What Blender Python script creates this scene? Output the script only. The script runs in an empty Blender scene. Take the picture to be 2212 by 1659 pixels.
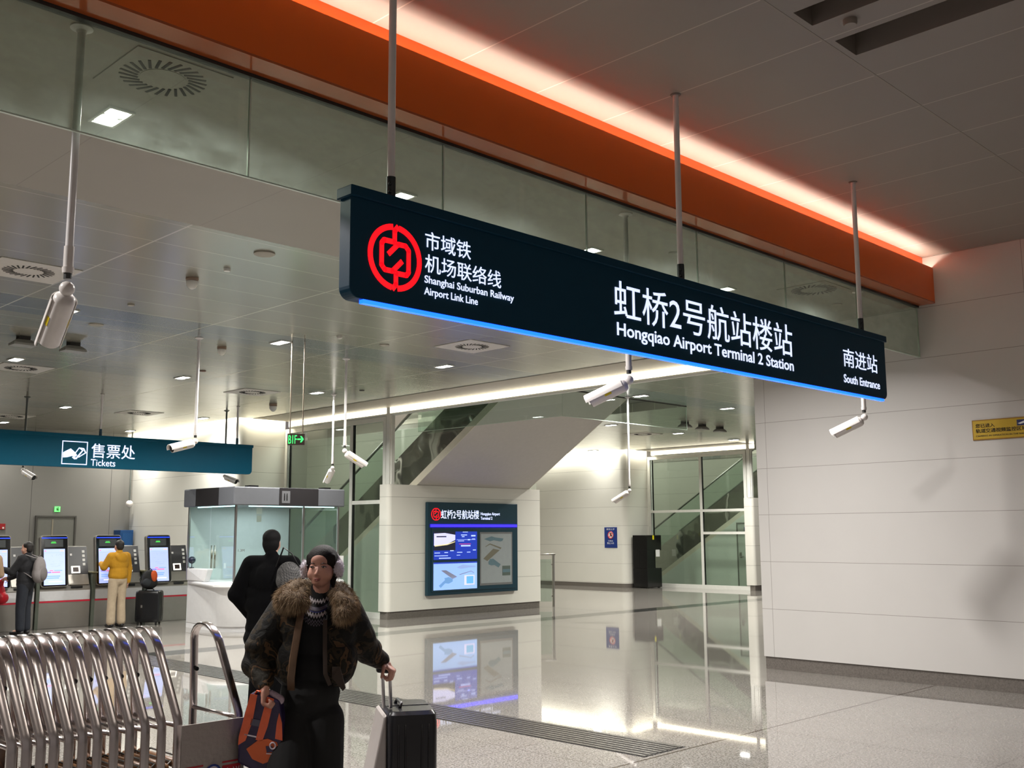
import bpy, bmesh, math, random
from mathutils import Vector, Matrix, Euler, noise
random.seed(7)
sc = bpy.context.scene
PI = math.pi
# ---------------------------------------------------------------- camera
F_PX, W_PX, H_PX = 2235.0, 2212.0, 1659.0
CAM_H = 1.75
pitch, roll, head = math.radians(8.2), math.radians(-0.3), math.radians(44.9)
fw = Vector((math.cos(head)*math.cos(pitch), math.sin(head)*math.cos(pitch), math.sin(pitch)))
rt = Vector((math.sin(head), -math.cos(head), 0.0))
up = rt.cross(fw)
rt2 = rt*math.cos(roll) + up*math.sin(roll)
up2 = -rt*math.sin(roll) + up*math.cos(roll)
cam = bpy.data.objects.new('camera', bpy.data.cameras.new('camera'))
sc.collection.objects.link(cam)
m = Matrix((rt2, up2, -fw)).transposed().to_4x4()
m.translation = Vector((0, 0, CAM_H))
cam.matrix_world = m
cam.data.sensor_width = 36.0
cam.data.lens = 36.0*F_PX/W_PX
cam.data.clip_end = 200
sc.camera = cam
# ---------------------------------------------------------------- world, exposure
wd = bpy.data.worlds.new('world'); sc.world = wd; wd.use_nodes = True
bg = wd.node_tree.nodes['Background']
bg.inputs[0].default_value = (0.62, 0.55, 0.52, 1); bg.inputs[1].default_value = 0.24
sc.view_settings.view_transform = 'Standard'
sc.view_settings.look = 'None'
sc.view_settings.exposure = 0.32
sc.view_settings.gamma = 1.0
sc.view_settings.use_curve_mapping = False
cy = sc.cycles
cy.use_denoising = True
try: cy.denoiser = 'OPENIMAGEDENOISE'
except Exception: pass
cy.max_bounces = 10; cy.diffuse_bounces = 4; cy.glossy_bounces = 5; cy.transmission_bounces = 8; cy.transparent_max_bounces = 16
cy.sample_clamp_indirect = 6.0
cy.caustics_reflective = False; cy.caustics_refractive = False
cy.blur_glossy = 0.5

Z1, Z2 = 5.0, 4.4            # ceiling of the near hall, ceiling of the ticket hall
ROW1 = [(0.35, 6.25), (2.66, 6.25), (4.98, 6.25), (7.27, 6.25), (9.54, 6.25)]
ROW2 = [(1.8, 12.3), (4.83, 12.3), (7.77, 12.3), (10.81, 12.3), (16.01, 12.4), (19.04, 12.4), (22.1, 12.4)]
ROW3 = [(5.65, 16.25), (8.37, 16.25), (11.13, 16.3), (19.89, 16.35), (22.91, 16.5), (25.77, 16.6)]
ROW4 = [(5.6, 21.7), (8.59, 21.7), (11.72, 21.7), (19.9, 21.9), (23.2, 21.9), (25.7, 21.9)]
ROW5 = [(8.72, 25.6), (11.8, 25.6)]
LP = {1: 108, 2: 118, 3: 122, 4: 80, 5: 40}

def area(name, loc, sx, sy, power, color, rot=(0, 0, 0), shape='RECTANGLE', spread=PI):
    l = bpy.data.lights.new(name, 'AREA'); l.shape = shape; l.size = sx; l.size_y = sy
    l.energy = power; l.color = color; l.spread = spread
    o = bpy.data.objects.new(name, l); sc.collection.objects.link(o)
    o.location = loc; o.rotation_euler = rot
    return o
WARM = (1.0, 0.975, 0.90)
# downlights of the ticket hall (each sits in its ceiling fixture below)
for r, row in ((1, ROW1), (2, ROW2), (3, ROW3), (4, ROW4), (5, ROW5)):
    for (x, y) in row:
        area('downlight_lamp', (x, y, Z2-0.03), 0.26, 0.26, LP[r] if x != 25.7 else 12, (WARM if r > 1 else (1.0, 0.965, 0.935)), shape='DISK', spread=math.radians(150))
# cove lights washing the white walls from the gap at the ceiling edge
area('cove_lamp', (12.26, 24.0, 4.50), 0.06, 5.6, 70, (1.0, 0.95, 0.80))
area('cove_lamp', (26.2, 24.0, 4.50), 0.06, 5.6, 120, (1.0, 0.97, 0.84))
area('cove_lamp', (13.0, 21.1, 4.50), 1.2, 0.06, 14, (1.0, 0.93, 0.72))
area('cove_lamp', (26.9, 21.0, 4.50), 1.1, 0.06, 14, (1.0, 0.95, 0.78))
# orange bulkhead: LED strip lying in the trough, shining up at the ceiling
tl_ = area('trough_lamp', (3.0, 5.018, 4.80), 0.03, 18.0, 62, (1.0, 0.88, 0.72), spread=math.radians(170))
zz_ = -Vector((0, -0.6, 0.8)).normalized(); yy_ = Vector((1, 0, 0)); xx_ = yy_.cross(zz_)
tm_ = Matrix((xx_, yy_, zz_)).transposed().to_4x4(); tm_.translation = (3.0, 5.018, 4.80); tl_.matrix_world = tm_
area('stair_fill', (15.6, 18.3, 1.95), 0.8, 0.25, 30, (1.0, 0.98, 0.92))  # added fill for the dark space under each escalator, no fixture there
area('stair_fill', (29.6, 18.3, 1.95), 0.8, 0.25, 30, (1.0, 0.98, 0.92))
# added fill lights that brighten the escalator shafts, without fixtures of their own
area('shaft_fill', (13.95, 19.6, 4.30), 0.3, 2.6, 60, (1.0, 0.98, 0.9))
area('shaft_fill', (27.85, 19.3, 4.30), 0.3, 2.6, 60, (1.0, 0.98, 0.9))
area('landing_fill', (16.2, 24.6, 4.9), 2.0, 2.0, 50, (1.0, 0.98, 0.92))
area('landing_fill', (30.1, 24.6, 4.9), 2.0, 2.0, 50, (1.0, 0.98, 0.92))
area('void_fill', (16.1, 20.0, 7.8), 3.0, 10.0, 480, (1.0, 0.98, 0.92))
area('void_fill', (30.1, 20.0, 7.8), 3.0, 10.0, 480, (1.0, 0.98, 0.92))
# the near hall's own downlights, behind the camera
for x in (-4.0, 0.0, 4.0, 8.0):
    area('hall_lamp', (x, -3.5, Z1-0.03), 0.3, 0.3, 40, (1.0, 0.9, 0.8), shape='DISK')

# ---------------------------------------------------------------- materials
def nodes(name):
    m = bpy.data.materials.new(name); m.use_nodes = True
    nt = m.node_tree; b = nt.nodes['Principled BSDF']
    return m, nt, b
def N(nt, t, **kw):
    n = nt.nodes.new(t)
    for k, v in kw.items():
        if k in n.bl_rna.properties: setattr(n, k, v)
        else: n.inputs[k].default_value = v
    return n
def L(nt, a, b): nt.links.new(a, b)
def setc(b, col, rough, metal=0.0, spec=None):
    b.inputs['Base Color'].default_value = (*col, 1); b.inputs['Roughness'].default_value = rough
    b.inputs['Metallic'].default_value = metal
    if spec is not None: b.inputs['Specular IOR Level'].default_value = spec
def lin(r, g, b):
    f = lambda c: (c/255/12.92) if c/255 <= 0.04045 else ((c/255+0.055)/1.055)**2.4
    return (f(r), f(g), f(b))
_mc = {}
def mat(name, rgb, rough=0.5, metal=0.0, var=0.06, scale=12.0, bump=0.0, bscale=60.0, spec=None, coat=0.0):
    if name in _mc: return _mc[name]
    col = lin(*rgb)
    m, nt, b = nodes(name); setc(b, col, rough, metal, spec)
    tc = N(nt, 'ShaderNodeTexCoord'); nz = N(nt, 'ShaderNodeTexNoise', Scale=scale, Detail=3.0)
    L(nt, tc.outputs['Object'], nz.inputs['Vector'])
    mx = N(nt, 'ShaderNodeMix'); mx.data_type = 'RGBA'
    mx.inputs['A'].default_value = (*[c*(1-var) for c in col], 1); mx.inputs['B'].default_value = (*[min(1, c*(1+var)) for c in col], 1)
    L(nt, nz.outputs['Fac'], mx.inputs['Factor']); L(nt, mx.outputs['Result'], b.inputs['Base Color'])
    if bump:
        n2 = N(nt, 'ShaderNodeTexNoise', Scale=bscale, Detail=4.0); L(nt, tc.outputs['Object'], n2.inputs['Vector'])
        bp = N(nt, 'ShaderNodeBump', Strength=bump, Distance=0.02); L(nt, n2.outputs['Fac'], bp.inputs['Height']); L(nt, bp.outputs['Normal'], b.inputs['Normal'])
    if coat: b.inputs['Coat Weight'].default_value = coat
    _mc[name] = m; return m
def emit(name, rgb, strength, base=None):
    if name in _mc: return _mc[name]
    m, nt, b = nodes(name); c = lin(*rgb); setc(b, lin(*(base or rgb)), 0.35)
    b.inputs['Emission Color'].default_value = (*c, 1); b.inputs['Emission Strength'].default_value = strength
    _mc[name] = m; return m
def glass(name, tint=(0.80, 0.88, 0.84), rough=0.02, haze=0.0, refl=1.0, ior=1.5):
    # thin architectural glass: tinted see-through with a real surface reflection
    if name in _mc: return _mc[name]
    m = bpy.data.materials.new(name); m.use_nodes = True; nt = m.node_tree; nt.nodes.clear()
    out = N(nt, 'ShaderNodeOutputMaterial'); tr = N(nt, 'ShaderNodeBsdfTransparent'); tr.inputs[0].default_value = (*tint, 1)
    gl = N(nt, 'ShaderNodeBsdfGlossy'); gl.inputs['Roughness'].default_value = rough
    # Schlick reflectance, the same from both sides of the pane
    ge = N(nt, 'ShaderNodeNewGeometry'); dt = N(nt, 'ShaderNodeVectorMath', operation='DOT_PRODUCT'); L(nt, ge.outputs['Incoming'], dt.inputs[0]); L(nt, ge.outputs['Normal'], dt.inputs[1])
    ab = N(nt, 'ShaderNodeMath', operation='ABSOLUTE'); L(nt, dt.outputs['Value'], ab.inputs[0])
    om = N(nt, 'ShaderNodeMath', operation='SUBTRACT'); om.inputs[0].default_value = 1.0; L(nt, ab.outputs[0], om.inputs[1])
    pw = N(nt, 'ShaderNodeMath', operation='POWER'); pw.inputs[1].default_value = 5.0; L(nt, om.outputs[0], pw.inputs[0])
    mul = N(nt, 'ShaderNodeMath', operation='MULTIPLY_ADD'); mul.inputs[1].default_value = 0.96*refl; mul.inputs[2].default_value = 0.04*refl; mul.use_clamp = True
    L(nt, pw.outputs[0], mul.inputs[0])
    mx = N(nt, 'ShaderNodeMixShader'); L(nt, mul.outputs[0], mx.inputs[0]); L(nt, tr.outputs[0], mx.inputs[1]); L(nt, gl.outputs[0], mx.inputs[2])
    last = mx.outputs[0]
    if haze:
        # patchy pale veil painted on the pane for the glare around lamps
        df = N(nt, 'ShaderNodeBsdfDiffuse'); df.inputs[0].default_value = (0.75, 0.85, 0.8, 1)
        tl = N(nt, 'ShaderNodeBsdfTranslucent'); tl.inputs[0].default_value = (0.75, 0.85, 0.8, 1)
        ad = N(nt, 'ShaderNodeMixShader'); ad.inputs[0].default_value = 0.5; L(nt, df.outputs[0], ad.inputs[1]); L(nt, tl.outputs[0], ad.inputs[2])
        tc = N(nt, 'ShaderNodeTexCoord'); mp = N(nt, 'ShaderNodeMapping'); mp.inputs['Scale'].default_value = (1.6, 1.6, 3.5); mp.inputs['Rotation'].default_value = (0.3, 0.2, 0.4)
        nz = N(nt, 'ShaderNodeTexNoise', Scale=1.4, Detail=6.0, Roughness=0.65)
        L(nt, tc.outputs['Object'], mp.inputs[0]); L(nt, mp.outputs[0], nz.inputs['Vector'])
        mr = N(nt, 'ShaderNodeMapRange'); mr.inputs['From Min'].default_value = 0.35; mr.inputs['From Max'].default_value = 0.8; mr.inputs['To Min'].default_value = haze*0.35; mr.inputs['To Max'].default_value = haze*1.8
        L(nt, nz.outputs['Fac'], mr.inputs['Value'])
        m2 = N(nt, 'ShaderNodeMixShader'); L(nt, mr.outputs[0], m2.inputs[0]); L(nt, last, m2.inputs[1]); L(nt, ad.outputs[0], m2.inputs[2]); last = m2.outputs[0]
    L(nt, last, out.inputs[0]); _mc[name] = m; return m

def line_mask(nt, sock, spacing, offset, width):
    # 1 on joint lines every `spacing` metres
    a = N(nt, 'ShaderNodeMath', operation='SUBTRACT'); a.inputs[1].default_value = offset - width/2; L(nt, sock, a.inputs[0])
    d = N(nt, 'ShaderNodeMath', operation='DIVIDE'); d.inputs[1].default_value = spacing; L(nt, a.outputs[0], d.inputs[0])
    f = N(nt, 'ShaderNodeMath', operation='FRACT'); L(nt, d.outputs[0], f.inputs[0])
    c = N(nt, 'ShaderNodeMath', operation='LESS_THAN'); c.inputs[1].default_value = width/spacing; L(nt, f.outputs[0], c.inputs[0])
    return c.outputs[0]
def mmax(nt, *s):
    o = s[0]
    for t in s[1:]:
        n = N(nt, 'ShaderNodeMath', operation='MAXIMUM'); L(nt, o, n.inputs[0]); L(nt, t, n.inputs[1]); o = n.outputs[0]
    return o
def band_mask(nt, sock, a, b):
    g = N(nt, 'ShaderNodeMath', operation='GREATER_THAN'); g.inputs[1].default_value = a; L(nt, sock, g.inputs[0])
    l = N(nt, 'ShaderNodeMath', operation='LESS_THAN'); l.inputs[1].default_value = b; L(nt, sock, l.inputs[0])
    n = N(nt, 'ShaderNodeMath', operation='MULTIPLY'); L(nt, g.outputs[0], n.inputs[0]); L(nt, l.outputs[0], n.inputs[1]); return n.outputs[0]
def mixc(nt, fac, a, b):
    x = N(nt, 'ShaderNodeMix'); x.data_type = 'RGBA'
    L(nt, fac, x.inputs['Factor'])
    for s, v in (('A', a), ('B', b)):
        if isinstance(v, tuple): x.inputs[s].default_value = (*v, 1)
        else: L(nt, v, x.inputs[s])
    return x.outputs['Result']
def panels(name, rgb, joint, axes, rough=0.35, metal=0.0, spec=0.5, bands=None, var=0.03, bump=0.3, mottle=0.0):
    # axes: list of (axis, spacing, offset, width) ; bands: list of (axis, a, b, rgb)
    m, nt, b = nodes(name); col = lin(*rgb); setc(b, col, rough, metal, spec)
    g = N(nt, 'ShaderNodeNewGeometry'); sp = N(nt, 'ShaderNodeSeparateXYZ'); L(nt, g.outputs['Position'], sp.inputs[0])
    nz = N(nt, 'ShaderNodeTexNoise', Scale=1.7, Detail=2.0); L(nt, g.outputs['Position'], nz.inputs['Vector'])
    c = mixc(nt, nz.outputs['Fac'], tuple(x*(1-var) for x in col), tuple(min(1, x*(1+var)) for x in col))
    for (ax, a, bb, crgb) in (bands or []):
        c = mixc(nt, band_mask(nt, sp.outputs[ax], a, bb), c, lin(*crgb))
    ms = [line_mask(nt, sp.outputs[ax], s, o, w) for (ax, s, o, w) in axes]
    if ms:
        mk = mmax(nt, *ms); c = mixc(nt, mk, c, lin(*joint))
        bp = N(nt, 'ShaderNodeBump', Strength=bump, Distance=0.004); bp.invert = True; L(nt, mk, bp.inputs['Height']); L(nt, bp.outputs['Normal'], b.inputs['Normal'])
    L(nt, c, b.inputs['Base Color'])
    return m

# ---------------------------------------------------------------- mesh helpers
OFF = {}
def tag(o, label=None, cat=None, group=None, kind=None):
    if label: o['label'] = label
    if cat: o['category'] = cat
    if group: o['group'] = group
    if kind: o['kind'] = kind
    return o
def thing(name, label, cat, loc=(0, 0, 0), group=None, rotz=0.0):
    o = bpy.data.objects.new(name, None); sc.collection.objects.link(o)
    o.location = loc; o.rotation_euler = (0, 0, rotz); o.empty_display_size = 0.1
    OFF[o.name] = Vector(loc)
    return tag(o, label, cat, group)
def frame_from(d, upv=Vector((0, 0, 1))):
    d = d.normalized(); a = upv.cross(d)
    if a.length < 1e-4: a = Vector((1, 0, 0)).cross(d)
    a.normalize(); return a, d.cross(a).normalized(), d
class MB:
    def __init__(s): s.bm = bmesh.new()
    def face(s, vs):
        try: return s.bm.faces.new(vs)
        except ValueError: return None
    def box(s, x0, x1, y0, y1, z0, z1):
        v = [s.bm.verts.new(p) for p in ((x0,y0,z0),(x1,y0,z0),(x1,y1,z0),(x0,y1,z0),(x0,y0,z1),(x1,y0,z1),(x1,y1,z1),(x0,y1,z1))]
        for f in ((0,3,2,1),(4,5,6,7),(0,1,5,4),(1,2,6,5),(2,3,7,6),(3,0,4,7)): s.face([v[i] for i in f])
        return s
    def obox(s, c, sx, sy, sz, R=None):
        R = R or Matrix.Identity(3); c = Vector(c)
        v = [s.bm.verts.new(c + R @ Vector((i*sx/2, j*sy/2, k*sz/2))) for (i,j,k) in ((-1,-1,-1),(1,-1,-1),(1,1,-1),(-1,1,-1),(-1,-1,1),(1,-1,1),(1,1,1),(-1,1,1))]
        for f in ((0,3,2,1),(4,5,6,7),(0,1,5,4),(1,2,6,5),(2,3,7,6),(3,0,4,7)): s.face([v[i] for i in f])
        return s
    def loft(s, rings, caps=True, closed=False):
        R = [[s.bm.verts.new(p) for p in r] for r in rings]; n = len(R[0])
        m_ = len(R)
        for i in range(m_ if closed else m_-1):
            a, b = R[i], R[(i+1) % m_]
            for j in range(n): s.face([a[j], a[(j+1) % n], b[(j+1) % n], b[j]])
        if caps and not closed:
            s.face(list(reversed(R[0]))); s.face(R[-1])
        return s
    def cyl(s, p0, p1, r0, r1=None, n=16, caps=True):
        p0, p1 = Vector(p0), Vector(p1); r1 = r0 if r1 is None else r1
        a, b, d = frame_from(p1-p0)
        rg = [[p + (a*math.cos(t)+b*math.sin(t))*r for t in [2*PI*k/n for k in range(n)]] for p, r in ((p0, r0), (p1, r1))]
        return s.loft(rg, caps)
    def tube(s, pts, r, n=10, flat=1.0, side=None, caps=True, closed=False, sq=1.0):
        sp = lambda v: math.copysign(abs(v)**sq, v)
        # sweep; `side` = fixed width axis; r may be a list; flat = thickness/width
        P = [Vector(p) for p in pts]; rings = []; k = len(P); prev = None
        for i in range(k):
            if closed: d = P[(i+1) % k]-P[i-1]
            else: d = P[min(i+1, k-1)]-P[max(i-1, 0)]
            d.normalize()
            if side is not None:
                a = Vector(side); a = (a - d*a.dot(d)).normalized(); b = d.cross(a)
            else:
                if prev is None: a, b, _ = frame_from(d)
                else:
                    a = (prev - d*prev.dot(d)).normalized(); b = d.cross(a)
                prev = a
            rr = r[i] if isinstance(r, (list, tuple)) else r
            rings.append([P[i] + a*sp(math.cos(t))*rr + b*sp(math.sin(t))*rr*flat for t in [2*PI*q/n for q in range(n)]])
        return s.loft(rings, caps, closed)
    def sphere(s, c, r, R=None, u=16, v=10):
        if not isinstance(r, (tuple, list)): r = (r, r, r)
        R = R or Matrix.Identity(3); c = Vector(c); rows = []
        for i in range(1, v):
            ph = PI*i/v
            rows.append([s.bm.verts.new(c + R @ Vector((r[0]*math.sin(ph)*math.cos(2*PI*j/u), r[1]*math.sin(ph)*math.sin(2*PI*j/u), r[2]*math.cos(ph)))) for j in range(u)])
        t = s.bm.verts.new(c + R @ Vector((0, 0, r[2]))); b = s.bm.verts.new(c - R @ Vector((0, 0, r[2])))
        for j in range(u):
            s.face([t, rows[0][j], rows[0][(j+1) % u]]); s.face([b, rows[-1][(j+1) % u], rows[-1][j]])
            for i in range(len(rows)-1): s.face([rows[i][j], rows[i+1][j], rows[i+1][(j+1) % u], rows[i][(j+1) % u]])
        return s
    def prism(s, poly, vec):
        poly = [Vector(p) for p in poly]; vec = Vector(vec)
        a = [s.bm.verts.new(p) for p in poly]; b = [s.bm.verts.new(p+vec) for p in poly]; n = len(a)
        s.face(list(reversed(a))); s.face(b)
        for i in range(n): s.face([a[i], a[(i+1) % n], b[(i+1) % n], b[i]])
        return s
    def lathe(s, prof, c=(0, 0, 0), n=24, R=None):
        R = R or Matrix.Identity(3); c = Vector(c)
        return s.loft([[c + R @ Vector((r*math.cos(2*PI*j/n), r*math.sin(2*PI*j/n), z)) for j in range(n)] for (r, z) in prof])
    def capsule(s, p0, p1, r0, r1, n=14):
        p0, p1 = Vector(p0), Vector(p1); a, b, d = frame_from(p1-p0); rings = []
        for k in range(1, 5):
            t = -PI/2 + (PI/2)*k/4.0
            rings.append((p0 + d*math.sin(t)*r0, math.cos(t)*r0))
        for k in range(0, 4):
            t = (PI/2)*k/4.0
            rings.append((p1 + d*math.sin(t)*r1, math.cos(t)*r1))
        return s.loft([[p + (a*math.cos(q)+b*math.sin(q))*r for q in [2*PI*j/n for j in range(n)]] for p, r in rings])
    def build(s, name, material, parent=None, smooth=False, bevel=0.0, loc=None, seg=2, auto=False):
        bmesh.ops.recalc_face_normals(s.bm, faces=s.bm.faces[:])
        if parent is not None: off = OFF[parent.name]
        else: off = Vector(loc) if loc is not None else Vector((0, 0, 0))
        if off.length: bmesh.ops.translate(s.bm, vec=-off, verts=s.bm.verts[:])
        me = bpy.data.meshes.new(name); s.bm.to_mesh(me); s.bm.free()
        o = bpy.data.objects.new(name, me); sc.collection.objects.link(o)
        OFF[o.name] = off
        if parent is not None: o.parent = parent
        else: o.location = off
        me.materials.append(material)
        if smooth:
            for p in me.polygons: p.use_smooth = True
        if auto:
            try: me.set_sharp_from_angle(angle=math.radians(38))
            except Exception: pass
        if bevel:
            md = o.modifiers.new('bevel', 'BEVEL'); md.width = bevel; md.segments = seg; md.limit_method = 'ANGLE'; md.angle_limit = math.radians(40)
        return o
def bake(o, mods):
    # apply a stack of modifiers to o without operators
    for t, kw in mods:
        md = o.modifiers.new(t, t)
        for k, v in kw.items(): setattr(md, k, v)
    dg = bpy.context.evaluated_depsgraph_get(); dg.update()
    me = bpy.data.meshes.new_from_object(o.evaluated_get(dg), depsgraph=dg)
    for md in list(o.modifiers): o.modifiers.remove(md)
    mats = [m_ for m_ in o.data.materials]
    old = o.data; o.data = me; bpy.data.meshes.remove(old)
    if not me.materials:
        for m_ in mats: me.materials.append(m_)
    for p in me.polygons: p.use_smooth = True
    return o
def organic(mb, name, material, parent, voxel=0.012, smooth=6, loc=None):
    o = mb.build(name, material, parent, loc=loc)
    return bake(o, [('REMESH', dict(mode='VOXEL', voxel_size=voxel, adaptivity=0.0)), ('SMOOTH', dict(factor=0.5, iterations=smooth))])
def dup(root, loc, label=None, group=None, rotz=None, names=None):
    r = root.copy(); sc.collection.objects.link(r); r.location = loc
    if rotz is not None: r.rotation_euler = (0, 0, rotz)
    if label: r['label'] = label
    if group: r['group'] = group
    OFF[r.name] = Vector(loc)
    for ch in list(root.children):
        c = ch.copy(); sc.collection.objects.link(c); c.parent = r
        for g_ in ch.children:
            d = g_.copy(); sc.collection.objects.link(d); d.parent = c
    return r
def text(s, name, material, parent, org, right, upv, w=None, h=None, depth=0.002, bold=0.0, align='L', loc=None, space=1.0):
    # lettering fitted into a w x h box whose lower left corner is org, standing out along right x up
    cu = bpy.data.curves.new(name, 'FONT'); cu.body = s; cu.size = 1.0; cu.offset = bold; cu.extrude = 0.0; cu.space_character = space
    cu.resolution_u = 3
    t = bpy.data.objects.new(name, cu); sc.collection.objects.link(t)
    dg = bpy.context.evaluated_depsgraph_get(); dg.update()
    me = bpy.data.meshes.new_from_object(t.evaluated_get(dg), depsgraph=dg)
    bpy.data.objects.remove(t); bpy.data.curves.remove(cu)
    xs = [v.co.x for v in me.vertices]; ys = [v.co.y for v in me.vertices]
    x0, x1, y0, y1 = min(xs), max(xs), min(ys), max(ys)
    sy = (h/(y1-y0)) if h else None; sx = (w/(x1-x0)) if w else None
    if sx is None: sx = sy
    if sy is None: sy = sx
    right = Vector(right).normalized(); upv = Vector(upv).normalized(); nrm = right.cross(upv)
    org = Vector(org)
    off = OFF[parent.name] if parent is not None else Vector(loc or (0, 0, 0))
    for v in me.vertices:
        v.co = org + right*((v.co.x-x0)*sx) + upv*((v.co.y-y0)*sy) + nrm*depth - off
    me.materials.clear(); me.materials.append(material); me.name = name
    o = bpy.data.objects.new(name, me); sc.collection.objects.link(o); OFF[o.name] = off
    if parent is not None: o.parent = parent
    else: o.location = off
    md = o.modifiers.new('solid', 'SOLIDIFY'); md.thickness = max(0.0015, depth); md.offset = 0
    return o
def struct(mb, name, material, **kw):
    o = mb.build(name, material, **kw); o['kind'] = 'structure'; return o
X_, Y_, Z_ = Vector((1, 0, 0)), Vector((0, 1, 0)), Vector((0, 0, 1))
# ================================================================ the building
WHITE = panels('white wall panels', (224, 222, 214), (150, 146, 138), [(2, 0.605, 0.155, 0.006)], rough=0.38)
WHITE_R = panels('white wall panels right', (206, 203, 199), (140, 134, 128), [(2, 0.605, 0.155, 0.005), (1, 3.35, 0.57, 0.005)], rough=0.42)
CEIL1 = panels('near hall ceiling panels', (148, 139, 131), (190, 178, 168), [(0, 0.763, 4.57, 0.010)], rough=0.5)
CEIL2B = panels('matt ceiling panels', (156, 150, 140), (140, 134, 124), [(0, 1.52, 1.2, 0.008)], rough=0.45, metal=0.0)
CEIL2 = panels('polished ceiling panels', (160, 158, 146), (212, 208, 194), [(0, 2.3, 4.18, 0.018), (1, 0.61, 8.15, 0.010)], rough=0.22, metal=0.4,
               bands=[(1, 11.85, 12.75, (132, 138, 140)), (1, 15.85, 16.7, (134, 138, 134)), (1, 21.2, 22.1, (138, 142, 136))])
# the bands are dark ceiling reflections painted into the colour along the downlight rows
def floor_material():
    m, nt, b = nodes('polished granite floor')
    g = N(nt, 'ShaderNodeNewGeometry'); sp = N(nt, 'ShaderNodeSeparateXYZ'); L(nt, g.outputs['Position'], sp.inputs[0])
    mp = N(nt, 'ShaderNodeMapping'); mp.inputs['Scale'].default_value = (1.0, 1.0, 1.0); L(nt, g.outputs['Position'], mp.inputs[0])
    n1 = N(nt, 'ShaderNodeTexNoise', Scale=55.0, Detail=4.0, Roughness=0.7); L(nt, mp.outputs[0], n1.inputs['Vector'])
    vo = N(nt, 'ShaderNodeTexVoronoi', Scale=150.0); L(nt, mp.outputs[0], vo.inputs['Vector'])
    cr = N(nt, 'ShaderNodeValToRGB'); cr.color_ramp.elements[0].position = 0.35; cr.color_ramp.elements[0].color = (*lin(100, 97, 93), 1)
    cr.color_ramp.elements[1].position = 0.62; cr.color_ramp.elements[1].color = (*lin(164, 159, 153), 1)
    L(nt, n1.outputs['Fac'], cr.inputs[0])
    sepc = N(nt, 'ShaderNodeSeparateColor'); L(nt, vo.outputs['Color'], sepc.inputs[0])
    lt = N(nt, 'ShaderNodeMath', operation='LESS_THAN'); lt.inputs[1].default_value = 0.13; L(nt, sepc.outputs[0], lt.inputs[0])
    c = mixc(nt, lt.outputs[0], cr.outputs[0], lin(100, 93, 86))
    # per-slab tone
    wn = N(nt, 'ShaderNodeTexWhiteNoise'); sc1 = N(nt, 'ShaderNodeVectorMath', operation='MULTIPLY_ADD'); sc1.inputs[1].default_value = (1/1.03, 1/1.03, 0); sc1.inputs[2].default_value = (-10.38/1.03, -5.2/1.03, 0)
    fl = N(nt, 'ShaderNodeVectorMath', operation='FLOOR'); L(nt, g.outputs['Position'], sc1.inputs[0]); L(nt, sc1.outputs[0], fl.inputs[0]); L(nt, fl.outputs[0], wn.inputs['Vector'])
    mr = N(nt, 'ShaderNodeMapRange'); mr.inputs['To Min'].default_value = 0.0; mr.inputs['To Max'].default_value = 0.13; L(nt, wn.outputs['Value'], mr.inputs['Value'])
    c = mixc(nt, mr.outputs[0], c, lin(130, 121, 112))
    stripe = band_mask(nt, sp.outputs[1], 14.60, 15.15)
    c = mixc(nt, stripe, c, lin(66, 66, 64))
    ja = line_mask(nt, sp.outputs[0], 1.03, 10.38, 0.005); jb = line_mask(nt, sp.outputs[1], 1.03, 5.2, 0.005)
    big = band_mask(nt, sp.outputs[1], 5.185, 5.205)
    j = mmax(nt, ja, jb, big)
    c = mixc(nt, j, c, lin(70, 60, 55))
    L(nt, c, b.inputs['Base Color'])
    rr = N(nt, 'ShaderNodeTexNoise', Scale=3.0, Detail=3.0); L(nt, g.outputs['Position'], rr.inputs['Vector'])
    mr2 = N(nt, 'ShaderNodeMapRange'); mr2.inputs['To Min'].default_value = 0.015; mr2.inputs['To Max'].default_value = 0.045; L(nt, rr.outputs['Fac'], mr2.inputs['Value'])
    L(nt, mr2.outputs[0], b.inputs['Roughness'])
    b.inputs['Specular IOR Level'].default_value = 0.6; b.inputs['IOR'].default_value = 1.6
    bn = N(nt, 'ShaderNodeTexNoise', Scale=1.3, Detail=2.0); L(nt, g.outputs['Position'], bn.inputs['Vector'])
    bp = N(nt, 'ShaderNodeBump', Strength=0.03, Distance=0.004); L(nt, bn.outputs['Fac'], bp.inputs['Height']); L(nt, bp.outputs['Normal'], b.inputs['Normal'])
    return m
struct(MB().box(-14, 36, -14, 30, -0.2, 0), 'floor', floor_material())
GRAN = mat('speckled granite skirting', (112, 106, 100), 0.3, var=0.6, scale=70)
# near hall ceiling with two long recessed troughs, thickness upward
c = MB()
HX = [(-14, 5.62), (5.62, 5.86), (5.86, 6.16), (6.16, 6.46), (6.46, 12.05)]
for (a, b_) in HX:
    if (a, b_) in ((5.62, 5.86), (6.16, 6.46)):
        c.box(a, b_, 3.07, 4.97, Z1, Z1+0.35)
        c.box(a, b_, -10, 3.07, Z1+0.24, Z1+0.35)
    else: c.box(a, b_, -14, 4.97, Z1, Z1+0.35)
c.box(-14, 12.05, 4.97, 5.16, Z1, Z1+0.35)
struct(c, 'ceiling', CEIL1)
struct(MB().box(-14, 12.05, 3.115, 3.130, Z1-0.002, Z1+0.02), 'trim_1', mat('ceiling joint bead', (150, 140, 130), 0.5))
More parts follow.
